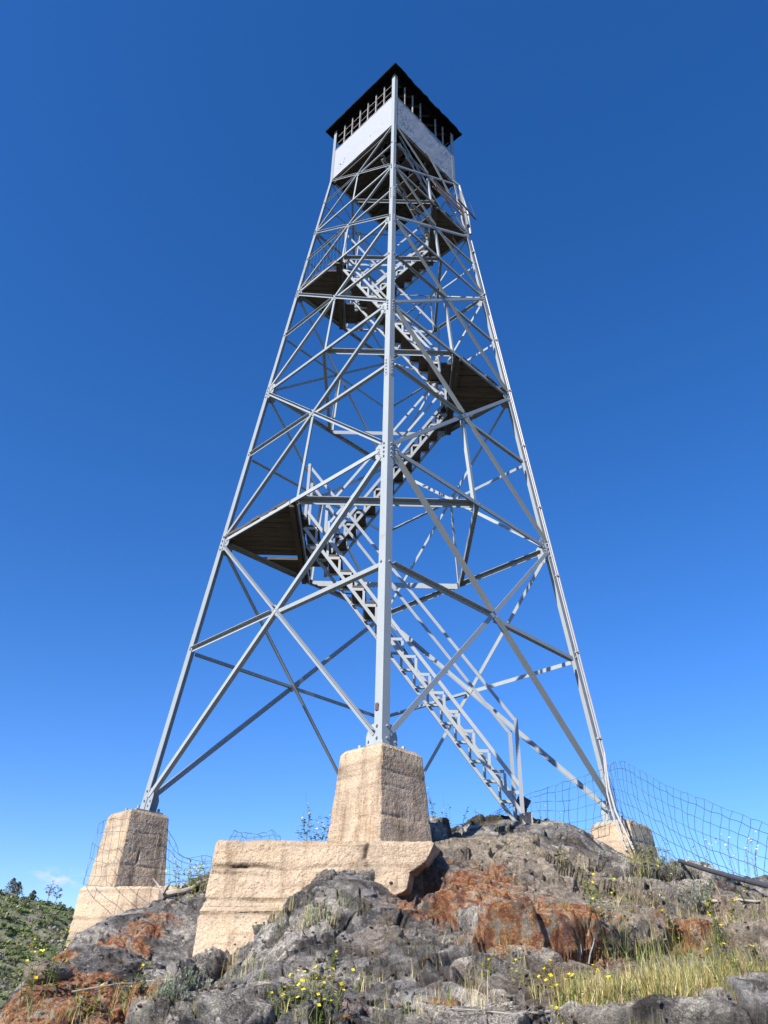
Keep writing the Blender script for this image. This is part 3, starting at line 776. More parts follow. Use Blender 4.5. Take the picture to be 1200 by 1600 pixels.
for k in range(4):                                                     # corner posts
    mb = MB(); mb.angle(CP_(k, D5, ZB-.02), CP_(k, D5, ZT), LEGD[(k+1) % 4]-LEGD[k], LEGD[(k+3) % 4]-LEGD[k], .095, .095, .01)
    mb.build('corner_post', STEEL, cabin)
for fi, (a, b) in enumerate(FNAME):
    A, B = CP_(a, D5, 0), CP_(b, D5, 0); h = (B-A).normalized(); n = h.cross(V((0, 0, 1))).normalized(); Ln = (B-A).length
    if n.dot(A+B) < 0: n = -n
    # wall panel, with a slightly buckled face
    mb = MB(); nu, nv = 30, 16; rg = random.Random(fi)
    P0 = [[None]*(nv+1) for _ in range(nu+1)]
    W_ = fbm(np.array([[i*.35, j*.35, fi*9.] for i in range(nu+1) for j in range(nv+1)]), 3, 77).reshape(nu+1, nv+1)
    amp = .006 if fi == 1 else .004
    for i in range(nu+1):
        for j in range(nv+1):
            ed = min(1, min(i, nu-i)/3)*1.0
            mb.v.append(tuple(A+h*(.10+(Ln-.20)*i/nu)+V((0, 0, ZB+.0+(ZS-ZB)*j/nv))-n*(.004)+n*float(W_[i, j])*amp*ed)); mb.c.append((1, 1, 1))
    for i in range(nu):
        for j in range(nv):
            k0 = i*(nv+1)+j; mb.f.append((k0, k0+nv+1, k0+nv+2, k0+1))
    mb.box(A+h*Ln/2+V((0, 0, (ZB+ZS)/2))-n*.035, h*(Ln/2-.10), n*.015, V((0, 0, (ZS-ZB)/2-.002)))
    mb.build('wall_panel', WALL_B if fi in (1, 2) else WALL_A, cabin)
    # window band: sill, head and seven openings
    mb = MB(); hb2 = MB()
    hb2.box(A+h*Ln/2+V((0, 0, ZS+.012))-n*.03, h*(Ln/2-.10), n*.032, V((0, 0, .012)), (.5, .4, .35))
    mb.box(A+h*Ln/2+V((0, 0, ZT-.035))-n*.04, h*(Ln/2-.10), n*.03, V((0, 0, .035)), (.6, .6, .6))
    band = hb2.build('window_band', MULL, cabin); mb.build('window_head', ROOF, band)
    for i in range(1, 7):
        if fi == 1 and i == 4: continue
        mb = MB(); c = A+h*(.10+(Ln-.20)*i/7.0)
        mb.box(c+V((0, 0, (ZS+.024+ZT-.07)/2))-n*.035, h*.013, n*.016, V((0, 0, (ZT-.07-ZS-.024)/2)))
        mb.build('mullion', MULL, band)
    if fi in (0, 2):
        for i in range(7):
            for zf in (.36, .68):
                mb = MB(); x0_, x1_ = .10+(Ln-.20)*i/7+.022, .10+(Ln-.20)*(i+1)/7-.022
                mb.box(A+h*(x0_+x1_)/2+V((0, 0, ZS+.024+(ZT-ZS)*zf))-n*.05, h*(x1_-x0_)/2, n*.008, V((0, 0, .007)))
                mb.build('sash_bar', MULL, band)
# roof: low pyramid with a ragged eave, boarded below
mb = MB(); N = 22; apex = V((0, 0, ZE+.62))
rng = random.Random(5)
ring_lo, ring_hi = [], []
for k in range(4):
    for i in range(N):
        p = CP_(k, DR, 0).lerp(CP_(k+1, DR, 0), i/N); p.z = 0
        rag = 1+(rng.uniform(-.014, .010) if 0 < i < N and k in (0, 1) else rng.uniform(-.004, .003) if 0 < i else 0)
        ring_lo.append(p*rag+V((0, 0, ZE+rng.uniform(-.012, .008)))); ring_hi.append(p*rag+V((0, 0, ZE+.05)))
M4 = 4*N
mb.v = [tuple(p) for p in ring_lo]+[tuple(p) for p in ring_hi]+[tuple(apex)]+[tuple(p*.80+V((0, 0, (ZE+.03)-p.z*.80+.02))) for p in ring_lo]
mb.c = [(1, 1, 1)]*len(mb.v)
for i in range(M4):
    j = (i+1) % M4
    mb.f += [(i, j, M4+j, M4+i), (M4+i, M4+j, 2*M4), (j, i, 2*M4+1+i, 2*M4+1+j)]
mb.f.append(tuple(range(2*M4+1, 3*M4+1))[::-1])
roof = mb.build('roof', ROOF, cabin)
mb = MB()
for y in np.arange(-1.2, 1.21, .24):
    L_ = 1.36-abs(y); mb.box(V((0, y, ZE+.015)), V((L_, 0, 0)), V((0, .025, 0)), V((0, 0, .03)))
mb.build('rafter', CABFLOOR, roof)

# conduits up the right leg, and the loose end at the head
def leg_off(z, o): return LP(1, z)+o
mb = MB()
c1 = [leg_off(z, V((.018, -.034, 0))) for z in np.linspace(.9, 12.3, 14)]
c2 = [leg_off(z, V((-.018, -.05, 0))) for z in np.linspace(.8, 9.9, 12)]
foot = [V(at_d(990, 1328, 10.75)), V(at_d(976, 1298, 10.9)), V(at_d(962, 1268, 11.1)), V(at_d(952, 1232, 11.35))]
mb.tube(foot+c1, .014, 8)
foot = [V(at_d(980, 1330, 10.75)), V(at_d(967, 1300, 10.9)), V(at_d(957, 1272, 11.1)), V(at_d(949, 1240, 11.3))]
mb.tube(foot+c2, .012, 8)
for z in np.arange(1.1, 12, 1.35):
    p = leg_off(z, V((.0, -.04, 0))); mb.box(p, V((.034, .02, 0)), V((-.010, .02, 0)), V((0, 0, .012)))
mb.build('conduit', PIPE, tower)
mb = MB()
mb.tube([LP(1, 12.5)+V((.03, -.06, 0)), LP(1, 13.2)+V((.08, -.10, 0)), V((1.62, -.12, 13.9)), V((1.58, -.14, 14.15)), V((1.42, -.2, 14.25))], .028, 8)
mb.box(V((1.66, -.10, 13.35)), V((.02, .0, -.0)), V((0, .05, 0)), V((-.06, 0, .62)))
mb.build('conduit_head', PIPE, tower)
mb = MB(); mb.bar(V((1.50, -.35, 13.35)), V((1.93, -.08, 13.0)), V((0, 0, 1)), .035, .025)
mb.tube([V((1.80, -.1, 13.6)), V((1.88, -.06, 13.3)), V((1.92, -.08, 13.0))], .006, 5)
mb.build('bracket_arm', DARKSTEEL, tower)
# guard panels at the upper landings
mb = MB(); A, B = LP(1, 12.56), (LP(0, 12.56)+LP(1, 12.56))/2
hdir = (B-A).normalized()
for i in range(2): mb.bar(A+hdir*.1+V((0, 0, .5+.3*i)), B-hdir*.02+V((0, 0, .5+.3*i)), V((0, 0, 1)), .04, .012)
mb.box((A+B)/2+V((0, 0, .65)), hdir*((B-A).length/2-.12), V((.003, -.003, 0)), V((0, 0, .06)))
mb.build('guard_panel', RUSTY, land4)
mb = MB(); A, B = LP(3, 10.53), (LP(3, 10.53)+LP(0, 10.53))/2; hdir = (B-A).normalized(); inn = V((.03, .03, 0))
for i in range(12): mb.tube([A+inn+hdir*(.12+(B-A).length*.85*i/11)+V((0, 0, .02)), A+inn+hdir*(.12+(B-A).length*.85*i/11)+V((0, 0, .98))], .0022, 4)
for i in range(5): mb.tube([A+inn+hdir*.1+V((0, 0, .1+.2*i)), A+inn+hdir*((B-A).length)+V((0, 0, .1+.2*i))], .002, 4)
mb.build('guard_mesh', WIRE, land3)
# electrical cable looping under the first landing
mb = MB(); mb.tube([V((-1.35, 1.3, 4.25)), V((-.9, 1.25, 4.05)), V((-.45, 1.0, 3.9)), V((-.2, .5, 3.55)), V((.1, -.2, 2.75)), V((.5, -.27, 2.05))], .012, 5)
mb.build('cable', DARKSTEEL, tower)
# small rusty tag on the front leg
mb = MB(); n_ = face_n(3, 0); h_ = (LEGD[3]-LEGD[0]).normalized(); c_ = LP(0, .42)+h_*.075+n_*.012
mb.box(c_, h_*.022, n_*.004, V((0, 0, .04)))
mb.build('leg_tag', TAG, legs[0])
# base plates
for k in range(4):
    mb = MB(); c_ = LP(k, -.085)-LEGD[k]*.05; e_ = LEGD[k]; t_ = V((-e_.y, e_.x, 0)); d1 = (e_+t_).normalized(); d2 = (e_-t_).normalized()
    mb.box(c_, d1*.21, d2*.21, V((0, 0, .013)))
    for s1 in (-1, 1):
        for s2 in (-1, 1): mb.bolt(c_+d1*.16*s1+d2*.16*s2+V((0, 0, .013)), V((0, 0, 1)), .02, .05)
    mb.build('base_plate', STEEL, legs[k])

# ------------------------------------------------------------------ concrete
def conc_mesh(rings, name, parent, rough=.012, seed=3, lines=(), chips=1.0, crack=None, res=.03, rubk=1.0):
    """rings: list of closed quads (4 points) from bottom to top; subdivided, edges worn, board lines pressed in"""
    vs, fs, sh = [], [], []
    def side(p00, p10, p01, p11):
        nu = max(2, int(max((p10-p00).length, (p11-p01).length)/res)); nv = max(2, int((p01-p00).length/res))
        o = len(vs)
        for j in range(nv+1):
            for i in range(nu+1):
                vs.append(p00.lerp(p10, i/nu).lerp(p01.lerp(p11, i/nu), j/nv))
        for j in range(nv):
            for i in range(nu):
                a_ = o+j*(nu+1)+i; fs.append((a_, a_+1, a_+nu+2, a_+nu+1))
    for k in range(4):
        for r in range(len(rings)-1):
            side(V(rings[r][k]), V(rings[r][(k+1) % 4]), V(rings[r+1][k]), V(rings[r+1][(k+1) % 4]))
    t = rings[-1]; side(V(t[0]), V(t[1]), V(t[3]), V(t[2]))
    # weld
    key = {}; remap = []; nvs = []
    for p in vs:
        kk = (round(p.x, 4), round(p.y, 4), round(p.z, 4))
        if kk not in key: key[kk] = len(nvs); nvs.append(p)
        remap.append(key[kk])
    fs = [tuple(remap[i] for i in f) for f in fs]
    me_ = bpy.data.meshes.new(name); me_.from_pydata(nvs, [], fs); me_.update()
    co = np.array([v.co for v in me_.vertices]); nr = np.array([v.normal for v in me_.vertices])
    fn = np.zeros(len(co)); cntf = np.zeros(len(co))
    flat = np.zeros(len(co))
    for p in me_.polygons:
        for vi in p.vertices: flat[vi] = max(flat[vi], 1-abs(np.dot(nr[vi], p.normal)))
    P_ = co.astype(np.float32)+seed*3.1
    w1_, w2_, _c, _p = worley(P_*36, seed)
    agg = np.clip(fbm(P_*2.0, 3, seed+11)*2.2+.25, 0, 1)
    d_ = fbm(P_*3, 4, seed)*rough*.9+fbm(P_*14, 4, seed+1)*rough*.35+fbm(P_*45, 3, seed+5)*rough*.55+(.42-w1_)*rough*.55*agg
    edge = flat > .05
    d_ -= np.where(edge, (.003+.05*np.clip(fbm(P_*6, 3, seed+2)-.05, 0, 1))*chips, 0)
    ccol = np.ones((len(co), 3))
    ccol *= (1+.18*(_c[:, 0]-.5)*agg)[:, None]
    for zl, strength in lines:
        zz = co[:, 2]-zl-.012*np.sin(co[:, 0]*2.1)+.012*fbm(P_*2.2, 3, seed+7)
        band = np.exp(-(zz/.014)**2)*np.clip(.5+.9*fbm(P_*3.5, 3, seed+8), 0, 1)
        d_ -= band*.022*strength; ccol *= (1-.35*band*min(strength, 1))[:, None]
        rub = np.exp(-((zz+.05)/.05)**2)*np.clip(fbm(P_*4, 3, seed+9)+.2, 0, 1)
        d_ += fbm(P_*30, 3, seed+3)*.018*rub*rubk
    if crack is not None:
        for cc in crack:
            pts_ = np.array([tuple(q) for q in cc]); best = np.full(len(co), 9.)
            for q0, q1 in zip(pts_[:-1], pts_[1:]):
                dv = q1-q0; t_ = np.clip(((co-q0)@dv)/(dv@dv), 0, 1); best = np.minimum(best, np.linalg.norm(co-(q0+t_[:, None]*dv), axis=1))
            best = best+fbm(P_*12, 3, seed+4)*.012
            kf = np.exp(-(np.maximum(best, 0)/.013)**2); d_ -= kf*.03; ccol *= (1-.8*kf)[:, None]
    co2 = co+nr*d_[:, None]
    me_.vertices.foreach_set('co', co2.astype(np.float32).ravel())
    big = 1+.22*fbm(P_*1.6, 4, seed+6); ccol *= big[:, None]
    at_ = me_.attributes.new('shade', 'FLOAT_COLOR', 'POINT'); at_.data.foreach_set('color', np.c_[ccol, np.ones(len(co))].astype(np.float32).ravel())
    me_.materials.append(CONC); me_.polygons.foreach_set('use_smooth', [True]*len(me_.polygons)); me_.update()
    o = bpy.data.objects.new(name, me_); COL.objects.link(o)
    if parent is not None:
        o.parent = parent; o.matrix_parent_inverse = Matrix.Translation(-world_loc(parent))
    return o
def quad(cx, cyy, s, z):   # square turned 45 degrees, corners front, right, back, left
    return [V((cx, cyy-s, z)), V((cx+s, cyy, z)), V((cx, cyy+s, z)), V((cx-s, cyy, z))]
def pier(k, ztop, zbot, label, seed, crack=None, lines=((-.38, .42), (-.52, .25), (-.80, .45)), st=.40):
    c = LP(k, 0); root = tag(empty('concrete_pier', (c.x, c.y, zbot)), label, 'concrete pier', 'tapered concrete piers under the tower legs')
    slope = .128
    conc_mesh([quad(c.x, c.y, st+(ztop-zbot)*slope, zbot), quad(c.x, c.y, st+.028, ztop-.045), quad(c.x, c.y, st-.02, ztop)], 'pier_block', root, .0065, seed, lines, 1.0, crack, .0125, .25)
    return root
pf = pier(0, -.10, -1.30, 'large tan concrete pier under the nearest tower leg, standing on a long concrete wall', 3)
cl = LP(3, 0)
crk = [[at_y(219, 1330, -.30), at_y(213, 1348, -.31), at_y(202, 1358, -.33), at_y(190, 1373, -.35)]]
pl = pier(3, -.10, -1.40, 'cracked tan concrete pier wrapped in wire mesh under the left tower leg', 13, crk)
pr = pier(1, -.10, -1.30, 'low tan concrete pier under the right tower leg, half sunk behind the rock', 23)
# back pier: only its leg's end can be glimpsed, its block stands behind the front pier
pb = pier(2, -.10, -1.10, 'tan concrete pier under the far tower leg, hidden behind the front pier', 33)
# long footing wall below the front pier
def wall_ring(z, b_, r): return [V((-1.51-b_, -3.80-b_*.6, z)), V((r, -4.03-b_*.6, z)), V((r+.18, -3.0, z)), V((-1.42-b_, -2.95, z))]
conc_mesh([wall_ring(-2.35, .085, -.75), wall_ring(-1.64, .065, -.55), wall_ring(-1.60, .04, -.30), wall_ring(-1.53, .035, .10), wall_ring(-1.46, .03, .24), wall_ring(-1.32, .02, .27), wall_ring(-1.24, .015, .40), wall_ring(-1.19, .01, .43), wall_ring(-1.07, .0, .49), [V((-1.49, -3.78, -1.045)), V((.44, -4.00, -1.06)), V((.76, -3.0, -1.05)), V((-1.40, -2.96, -1.04))]],
          'footing_wall', pf, .012, 43, ((-1.27, 1.2), (-1.33, .6), (-1.545, 2.0), (-1.66, .9)), 1.8,
          [[V((-1.50, -3.81, -1.29)), V((-1.1, -3.86, -1.27)), V((-.82, -3.89, -1.31)), V((-.55, -3.92, -1.29))], [V((-1.2, -3.88, -1.62)), V((-1.27, -3.87, -1.75)), V((-1.18, -3.89, -1.9))], [V((-.1, -3.96, -1.05)), V((-.13, -3.97, -1.2)), V((-.08, -3.98, -1.33))]], .013)
def wall_ring2(z, b_): return [V((-3.72-b_, -.62-b_, z)), V((-2.2, -1.02-b_, z)), V((-2.0, .2, z)), V((-4.02-b_, .55, z))]
conc_mesh([wall_ring2(-2.75, .10), wall_ring2(-1.14, .03), wall_ring2(-1.10, .0)], 'footing_wall', pl, .009, 53, ((-1.46, 1.2), (-1.62, .6), (-1.95, .5)), 1.2, None, .018)
# small pale block at the stair foot
bx = at_d(822, 1279, 11.0)
conc_mesh([[V((bx[0]-.09, bx[1]-.08, -.6)), V((bx[0]+.10, bx[1]-.08, -.6)), V((bx[0]+.10, bx[1]+.1, -.6)), V((bx[0]-.09, bx[1]+.1, -.6))],
           [V((bx[0]-.075, bx[1]-.07, bx[2]+.06)), V((bx[0]+.08, bx[1]-.07, bx[2]+.07)), V((bx[0]+.08, bx[1]+.08, bx[2]+.07)), V((bx[0]-.075, bx[1]+.08, bx[2]+.06))]], 'concrete_block', None, .005, 63, (), .4, None, .02)
tag(bpy.data.objects['concrete_block'], 'small pale concrete block beside the foot of the steel stair', 'concrete block')

# ------------------------------------------------------------------ wire mesh
def net(name, ctrl, nu, nv, label, rad=.0035, jit=.012, seed=1, cut=None):
    """ctrl: rows of 3D points (bottom row to top row); bicubic-ish interpolation by Catmull-Rom"""
    rg = np.random.RandomState(seed)
    C_ = np.array([[tuple(p) for p in row] for row in ctrl], float)
    def cr(P_, t):
        n_ = len(P_)-1; x = t*n_; i = min(int(x), n_-1); f = x-i
        p = [P_[max(i-1, 0)], P_[i], P_[i+1], P_[min(i+2, n_)]]
        return .5*((2*p[1])+(-p[0]+p[2])*f+(2*p[0]-5*p[1]+4*p[2]-p[3])*f*f+(-p[0]+3*p[1]-3*p[2]+p[3])*f**3)
    def sample(u, v): return cr([cr(row, u) for row in C_], v)
    G = np.array([[sample(i/nu, j/nv) for i in range(nu+1)] for j in range(nv+1)])
    G = G+rg.normal(0, jit, G.shape)*np.array([1, 1, .7])
    mb = MB()
    def line(p):
        q = []
        for i in range(len(p)-1):
            q.append(p[i]); m_ = (p[i]+p[i+1])/2+rg.normal(0, jit*.35, 3); q.append(m_)
        q.append(p[-1]); mb.tube(q, rad, 4, cap=False)
    for j in range(nv+1): line(G[j])
    for i in range(nu+1): line(G[:, i])
    return tag(mb.build(name, WIRE), label, 'wire mesh', 'sagging wire mesh fencing')
# right: from the leg out past the frame
net('wire_mesh_fence', [[at_d(968, 1295, 11.6), at_d(1010, 1330, 11.4), at_d(1070, 1362, 10.8), at_d(1130, 1390, 10.3), at_d(1190, 1412, 9.8), at_d(1260, 1440, 9.2)],
                        [at_d(958, 1240, 11.6), at_d(985, 1250, 11.5), at_d(1040, 1282, 11.0), at_d(1100, 1312, 10.5), at_d(1180, 1345, 9.9), at_d(1260, 1380, 9.3)],
                        [at_d(948, 1197, 11.6), at_d(975, 1190, 11.5), at_d(1030, 1222, 11.1), at_d(1100, 1250, 10.6), at_d(1190, 1285, 10.0), at_d(1260, 1318, 9.4)]],
    30, 7, 'dark wire mesh sagging from the right leg out past the iron pipe', .0036, .008, 1)
net('wire_mesh_fence', [[at_d(650, 1330, 12.2), at_d(740, 1310, 12.2), at_d(830, 1300, 12.0), at_d(890, 1300, 11.8), at_d(945, 1290, 11.6)],
                        [at_d(650, 1305, 12.2), at_d(740, 1292, 12.2), at_d(830, 1262, 12.0), at_d(890, 1258, 11.8), at_d(948, 1240, 11.6)],
                        [at_d(650, 1300, 12.2), at_d(740, 1283, 12.2), at_d(830, 1240, 12.0), at_d(890, 1220, 11.8), at_d(942, 1202, 11.6)]],
    20, 5, 'dark wire mesh strung between the stair foot and the right leg', .0034, .008, 2)
# wrapped round the left pier
net('wire_mesh_fence', [[at_d(128, 1380, 11.45), at_d(150, 1385, 10.72), at_d(185, 1382, 10.42), at_d(225, 1385, 10.6), at_d(258, 1382, 11.0), at_d(300, 1375, 11.1), at_d(330, 1366, 11.2)],
                        [at_d(142, 1330, 11.45), at_d(160, 1338, 10.72), at_d(190, 1338, 10.42), at_d(225, 1335, 10.6), at_d(258, 1332, 11.0), at_d(285, 1352, 11.1), at_d(330, 1352, 11.2)],
                        [at_d(154, 1288, 11.45), at_d(166, 1282, 10.75), at_d(196, 1281, 10.45), at_d(232, 1288, 10.65), at_d(262, 1296, 11.0), at_d(282, 1335, 11.1), at_d(330, 1340, 11.2)]],
    17, 5, 'dark wire mesh slung around the left concrete pier', .0028, .014, 3)
net('wire_mesh_fence', [[at_d(355, 1330, 8.6), at_d(395, 1328, 8.6), at_d(440, 1326, 8.6)], [at_d(358, 1312, 8.6), at_d(395, 1312, 8.6), at_d(440, 1310, 8.6)], [at_d(368, 1297, 8.6), at_d(395, 1303, 8.6), at_d(428, 1298, 8.6)]],
    8, 3, 'scrap of bent wire mesh poking up behind the long footing wall', .003, .012, 4)
# iron pipe lying at the right edge
p0, p1 = hit(1068, 1352) or V(at_d(1068, 1352, 10)), V(at_d(1225, 1392, 8.4))
mb = MB(); q0 = V(at_d(1062, 1345, 10.2)); q1 = V(at_d(1230, 1392, 7.6)); mb.tube([q0, q0.lerp(q1, .35)+V((0, 0, -.015)), q0.lerp(q1, .7)+V((0, 0, -.01)), q1], .024, 10)
mb.tube([q0.lerp(q1, .70), q0.lerp(q1, .715)], .031, 10)
tag(mb.build('iron_pipe', DARKSTEEL), 'dark iron pipe lying across the rock at the right', 'pipe')
# ------------------------------------------------------------------ vegetation and litter
rg = random.Random(11)
def blade(mb, p, h, lean, az, w, col, curl=.5):
    d = V((math.cos(az), math.sin(az), 0)); s = V((-math.sin(az+rg.uniform(-1, 1)), math.cos(az), 0)).normalized()*w
    o = len(mb.v); n = 3
    for i in range(n+1):
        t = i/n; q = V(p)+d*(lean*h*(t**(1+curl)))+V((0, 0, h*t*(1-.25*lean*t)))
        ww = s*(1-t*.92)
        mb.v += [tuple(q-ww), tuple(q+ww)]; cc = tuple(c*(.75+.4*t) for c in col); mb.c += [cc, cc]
    for i in range(n): mb.f.append((o+2*i, o+2*i+1, o+2*i+3, o+2*i+2))
def leaf(mb, p, d, up, L, w, col):
    d = V(d).normalized(); s = d.cross(V(up)); s = s.normalized() if s.length > 1e-4 else d.orthogonal()
    n_ = s.cross(d); p = V(p)
    mb.poly([p, p+d*L*.5+s*w+n_*L*.06, p+d*L-n_*L*.08, p+d*L*.5-s*w+n_*L*.06], [(0, 1, 2, 3)], col)
GOLD = [(.58, .46, .18), (.68, .57, .28), (.52, .42, .17), (.66, .59, .36), (.42, .28, .11)]
GREEN = [(.20, .27, .05), (.27, .33, .07), (.15, .21, .04), (.34, .37, .11)]
mb = MB()
def grass_patch(px0, py0, px1, py1, n, h, green, clump=.12, wid=.0022, dens=None):
    k = 0; tries = 0; n = int(n*(1 if dens else .55))
    while k < n and tries < n*4:
        tries += 1
        px, py = rg.uniform(px0, px1), rg.uniform(py0, py1)
        if dens and rg.random() > dens(px, py): continue
        c = hit(px, py)
        if c is None: continue
        m_ = rg.randint(5, 14)
        g_ = rg.random() < green
        for _ in range(m_):
            x, y = c.x+rg.gauss(0, clump*.35), c.y+rg.gauss(0, clump*.35)
            col = rg.choice(GREEN if (g_ and rg.random() < .8) or rg.random() < green*.3 else GOLD)
            f = rg.uniform(.75, 1.2); hh = h*rg.uniform(.45, 1.25)
            blade(mb, (x, y, gz(x, y)-.01), hh, rg.uniform(.1, .75), rg.uniform(0, 6.28), wid*rg.uniform(.7, 1.4), tuple(q*f for q in col), rg.uniform(.3, 1.2)); k += 1
# the dry grass on the ledge, lower right
def ledge(px, py):
    t = (px-880)/320.0; top = 1548-25*t if px < 1010 else 1527; return 1.0 if top < py < 1594-24*t else .0
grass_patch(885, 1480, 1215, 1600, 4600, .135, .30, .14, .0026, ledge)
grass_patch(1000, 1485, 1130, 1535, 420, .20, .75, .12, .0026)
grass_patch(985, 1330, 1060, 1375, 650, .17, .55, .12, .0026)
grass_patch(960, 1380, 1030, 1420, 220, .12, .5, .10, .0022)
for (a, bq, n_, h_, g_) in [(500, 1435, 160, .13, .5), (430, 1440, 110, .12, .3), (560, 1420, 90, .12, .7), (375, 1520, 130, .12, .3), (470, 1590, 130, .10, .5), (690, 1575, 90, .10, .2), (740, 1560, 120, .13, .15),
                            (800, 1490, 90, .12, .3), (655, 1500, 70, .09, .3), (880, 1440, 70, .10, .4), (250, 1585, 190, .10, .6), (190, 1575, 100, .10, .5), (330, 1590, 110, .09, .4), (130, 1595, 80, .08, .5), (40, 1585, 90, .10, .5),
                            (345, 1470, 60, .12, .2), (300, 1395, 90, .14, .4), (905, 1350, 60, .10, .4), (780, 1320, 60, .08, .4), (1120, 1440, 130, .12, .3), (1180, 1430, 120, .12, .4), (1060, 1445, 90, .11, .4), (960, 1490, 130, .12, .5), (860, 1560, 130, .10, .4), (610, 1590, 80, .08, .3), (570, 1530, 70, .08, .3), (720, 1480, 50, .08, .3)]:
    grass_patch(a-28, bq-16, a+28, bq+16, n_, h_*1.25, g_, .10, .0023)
tag(mb.build('dry_grass', GRASS), 'golden and green grass growing on the ledge and in the rock cracks', 'grass', kind='stuff')

YEL = [(.78, .60, .02), (.85, .70, .05), (.70, .52, .02)]
def flower_plant(px, py, label, h=.22, nst=9, spread=.14, leafc=(.16, .21, .05), bl=(2, 5), pale=False, name='yellow_wildflower', d=None, leafn=9, lean=.5, leafsz=1.0, zf=None):
    c = hit(px, py) if d is None else V(at_d(px, py, d))
    if c is None: return
    if zf is not None: c.z = zf
    elif d is not None: c.z = gz(c.x, c.y)
    s = MB(); b_ = MB()
    for i in range(nst):
        az = rg.uniform(0, 6.28); r = spread*math.sqrt(rg.random())
        x, y = c.x+r*math.cos(az)*.7, c.y+r*math.sin(az)*.7; z = gz(x, y)-.015 if zf is None else zf-.01
        hh = 1.05*h*rg.uniform(.6, 1.15); pts_ = []
        for t in (0, .3, .6, 1): pts_.append(V((x+math.cos(az)*hh*lean*.5*t*t+rg.gauss(0, .006), y+math.sin(az)*hh*lean*.5*t*t+rg.gauss(0, .006), z+hh*t)))
        f = rg.uniform(.7, 1.25); lc = tuple(q*f for q in leafc)
        s.tube(pts_, .0024, 4, lc, [1, .9, .7, .45], cap=False)
        for q in range(leafn):
            t = rg.uniform(.05, .92); k = min(int(t*3), 2); p = pts_[k].lerp(pts_[k+1], t*3-k)
            a2 = rg.uniform(0, 6.28); f2 = rg.uniform(.7, 1.35)
            leaf(s, p, (math.cos(a2), math.sin(a2), rg.uniform(-.2, .8)), (0, 0, 1), rg.uniform(.018, .042)*leafsz, rg.uniform(.004, .009)*leafsz, tuple(u*f2 for u in lc))
        for q in range(rg.randint(bl[0]//2, max(1, (bl[1]+1)//2))):
            p = pts_[3].lerp(pts_[2], rg.random()*.8)+V((rg.gauss(0, .012), rg.gauss(0, .012), rg.gauss(0, .01)))
            cc = (.80, .74, .36) if pale else rg.choice(YEL)
            up = V((rg.gauss(0, .5), rg.gauss(-.3, .5), 1)).normalized(); a_ = up.orthogonal().normalized(); e_ = up.cross(a_)
            R = rg.uniform(.005, .009)
            for w_ in range(4):
                a3 = w_*math.pi/2+.3; dd = a_*math.cos(a3)+e_*math.sin(a3); leaf(b_, p, dd+up*.35, up, R*1.7, R*.75, cc)
    o = s.build(name, LEAF); tag(o, label, 'wildflower' if name == 'yellow_wildflower' else 'weed', 'plants growing in the rock cracks')
    if b_.v: b_.build('blossom', PETAL, o)
    return o
G1 = (.19, .24, .05); G2 = (.13, .17, .045); G3 = (.22, .22, .08)
flower_plant(492, 1572, 'biggest yellow wildflower clump, growing from the dark rock at the bottom centre', .20, 20, .17, G1, (2, 6))
flower_plant(440, 1585, 'green plant with a few yellow buds just left of the biggest wildflower clump', .17, 13, .13, G1, (1, 3))
flower_plant(515, 1512, 'small yellow wildflower on the grey rock above the biggest clump', .10, 6, .07, G1, (1, 3))
flower_plant(295, 1392, 'dense yellow flowering bush on the slab crest between the two left piers', .34, 24, .30, (.24, .25, .05), (3, 6), leafsz=1.5)
flower_plant(42, 1560, 'yellow flowering plant at the far left edge of the rusty slab', .32, 12, .22, G2, (3, 5), leafsz=1.4)
flower_plant(958, 1478, 'leafy green plant with yellow flowers rooted below the rust-red rock face', .30, 12, .18, G1, (1, 3), leafsz=1.2)
flower_plant(905, 1585, 'yellow wildflowers at the left end of the dry grass ledge', .20, 16, .20, G3, (2, 4))
flower_plant(1140, 1475, 'bright yellow flowers standing above the dry grass ledge at the right', .30, 9, .18, G2, (3, 6))
flower_plant(1070, 1480, 'low yellow flowers just left of the bright ones above the grass ledge', .15, 6, .15, G2, (2, 4))
flower_plant(1165, 1385, 'tall pale yellow flower spikes beside the iron pipe', .42, 8, .16, G3, (5, 9), pale=True, leafn=5)
flower_plant(1105, 1375, 'pale weeds in front of the wire mesh, left of the pale flower spikes', .34, 9, .24, G3, (3, 5), pale=True, leafn=6)
flower_plant(830, 1545, 'sparse yellow flowers below the rust-coloured rock at centre right', .14, 8, .16, G3, (1, 3))
flower_plant(755, 1520, 'tiny yellow flowers in a crack of the grey rock at the centre', .09, 6, .10, G1, (1, 3))
flower_plant(195, 1585, 'green plant with yellow flowers on the rusty slab at lower left', .15, 9, .12, G1, (1, 3))
flower_plant(130, 1575, 'sprig of fresh green leaves on the rusty slab at the bottom left', .12, 6, .10, G1, (0, 1))
flower_plant(1165, 1530, 'yellow flowers scattered among the dry grass', .22, 9, .2, G2, (2, 4))
flower_plant(488, 1322, 'tall weeds with pale buds sprouting on the long wall left of the front pier', .46, 14, .18, G2, (2, 5), pale=True, name='weed_clump', d=8.4, leafsz=1.6, leafn=14, zf=-1.06)
flower_plant(700, 1312, 'weeds with pale flowers on the skyline right of the front pier', .36, 12, .34, G2, (2, 4), pale=True, name='weed_clump', d=9.6, leafsz=1.3)
flower_plant(755, 1300, 'thin weeds on the skyline just left of the stair foot', .34, 9, .30, G3, (1, 3), pale=True, name='weed_clump', d=10.2, leafsz=1.2)
flower_plant(870, 1292, 'thin stalks with pale buds on the skyline between the stair foot and the right pier', .30, 6, .35, G3, (1, 2), pale=True, name='weed_clump', d=10.8, leafn=3)
flower_plant(1012, 1352, 'dense yellow-green weeds at the base of the right pier', .28, 24, .34, G3, (1, 3), name='weed_clump', leafsz=1.5)
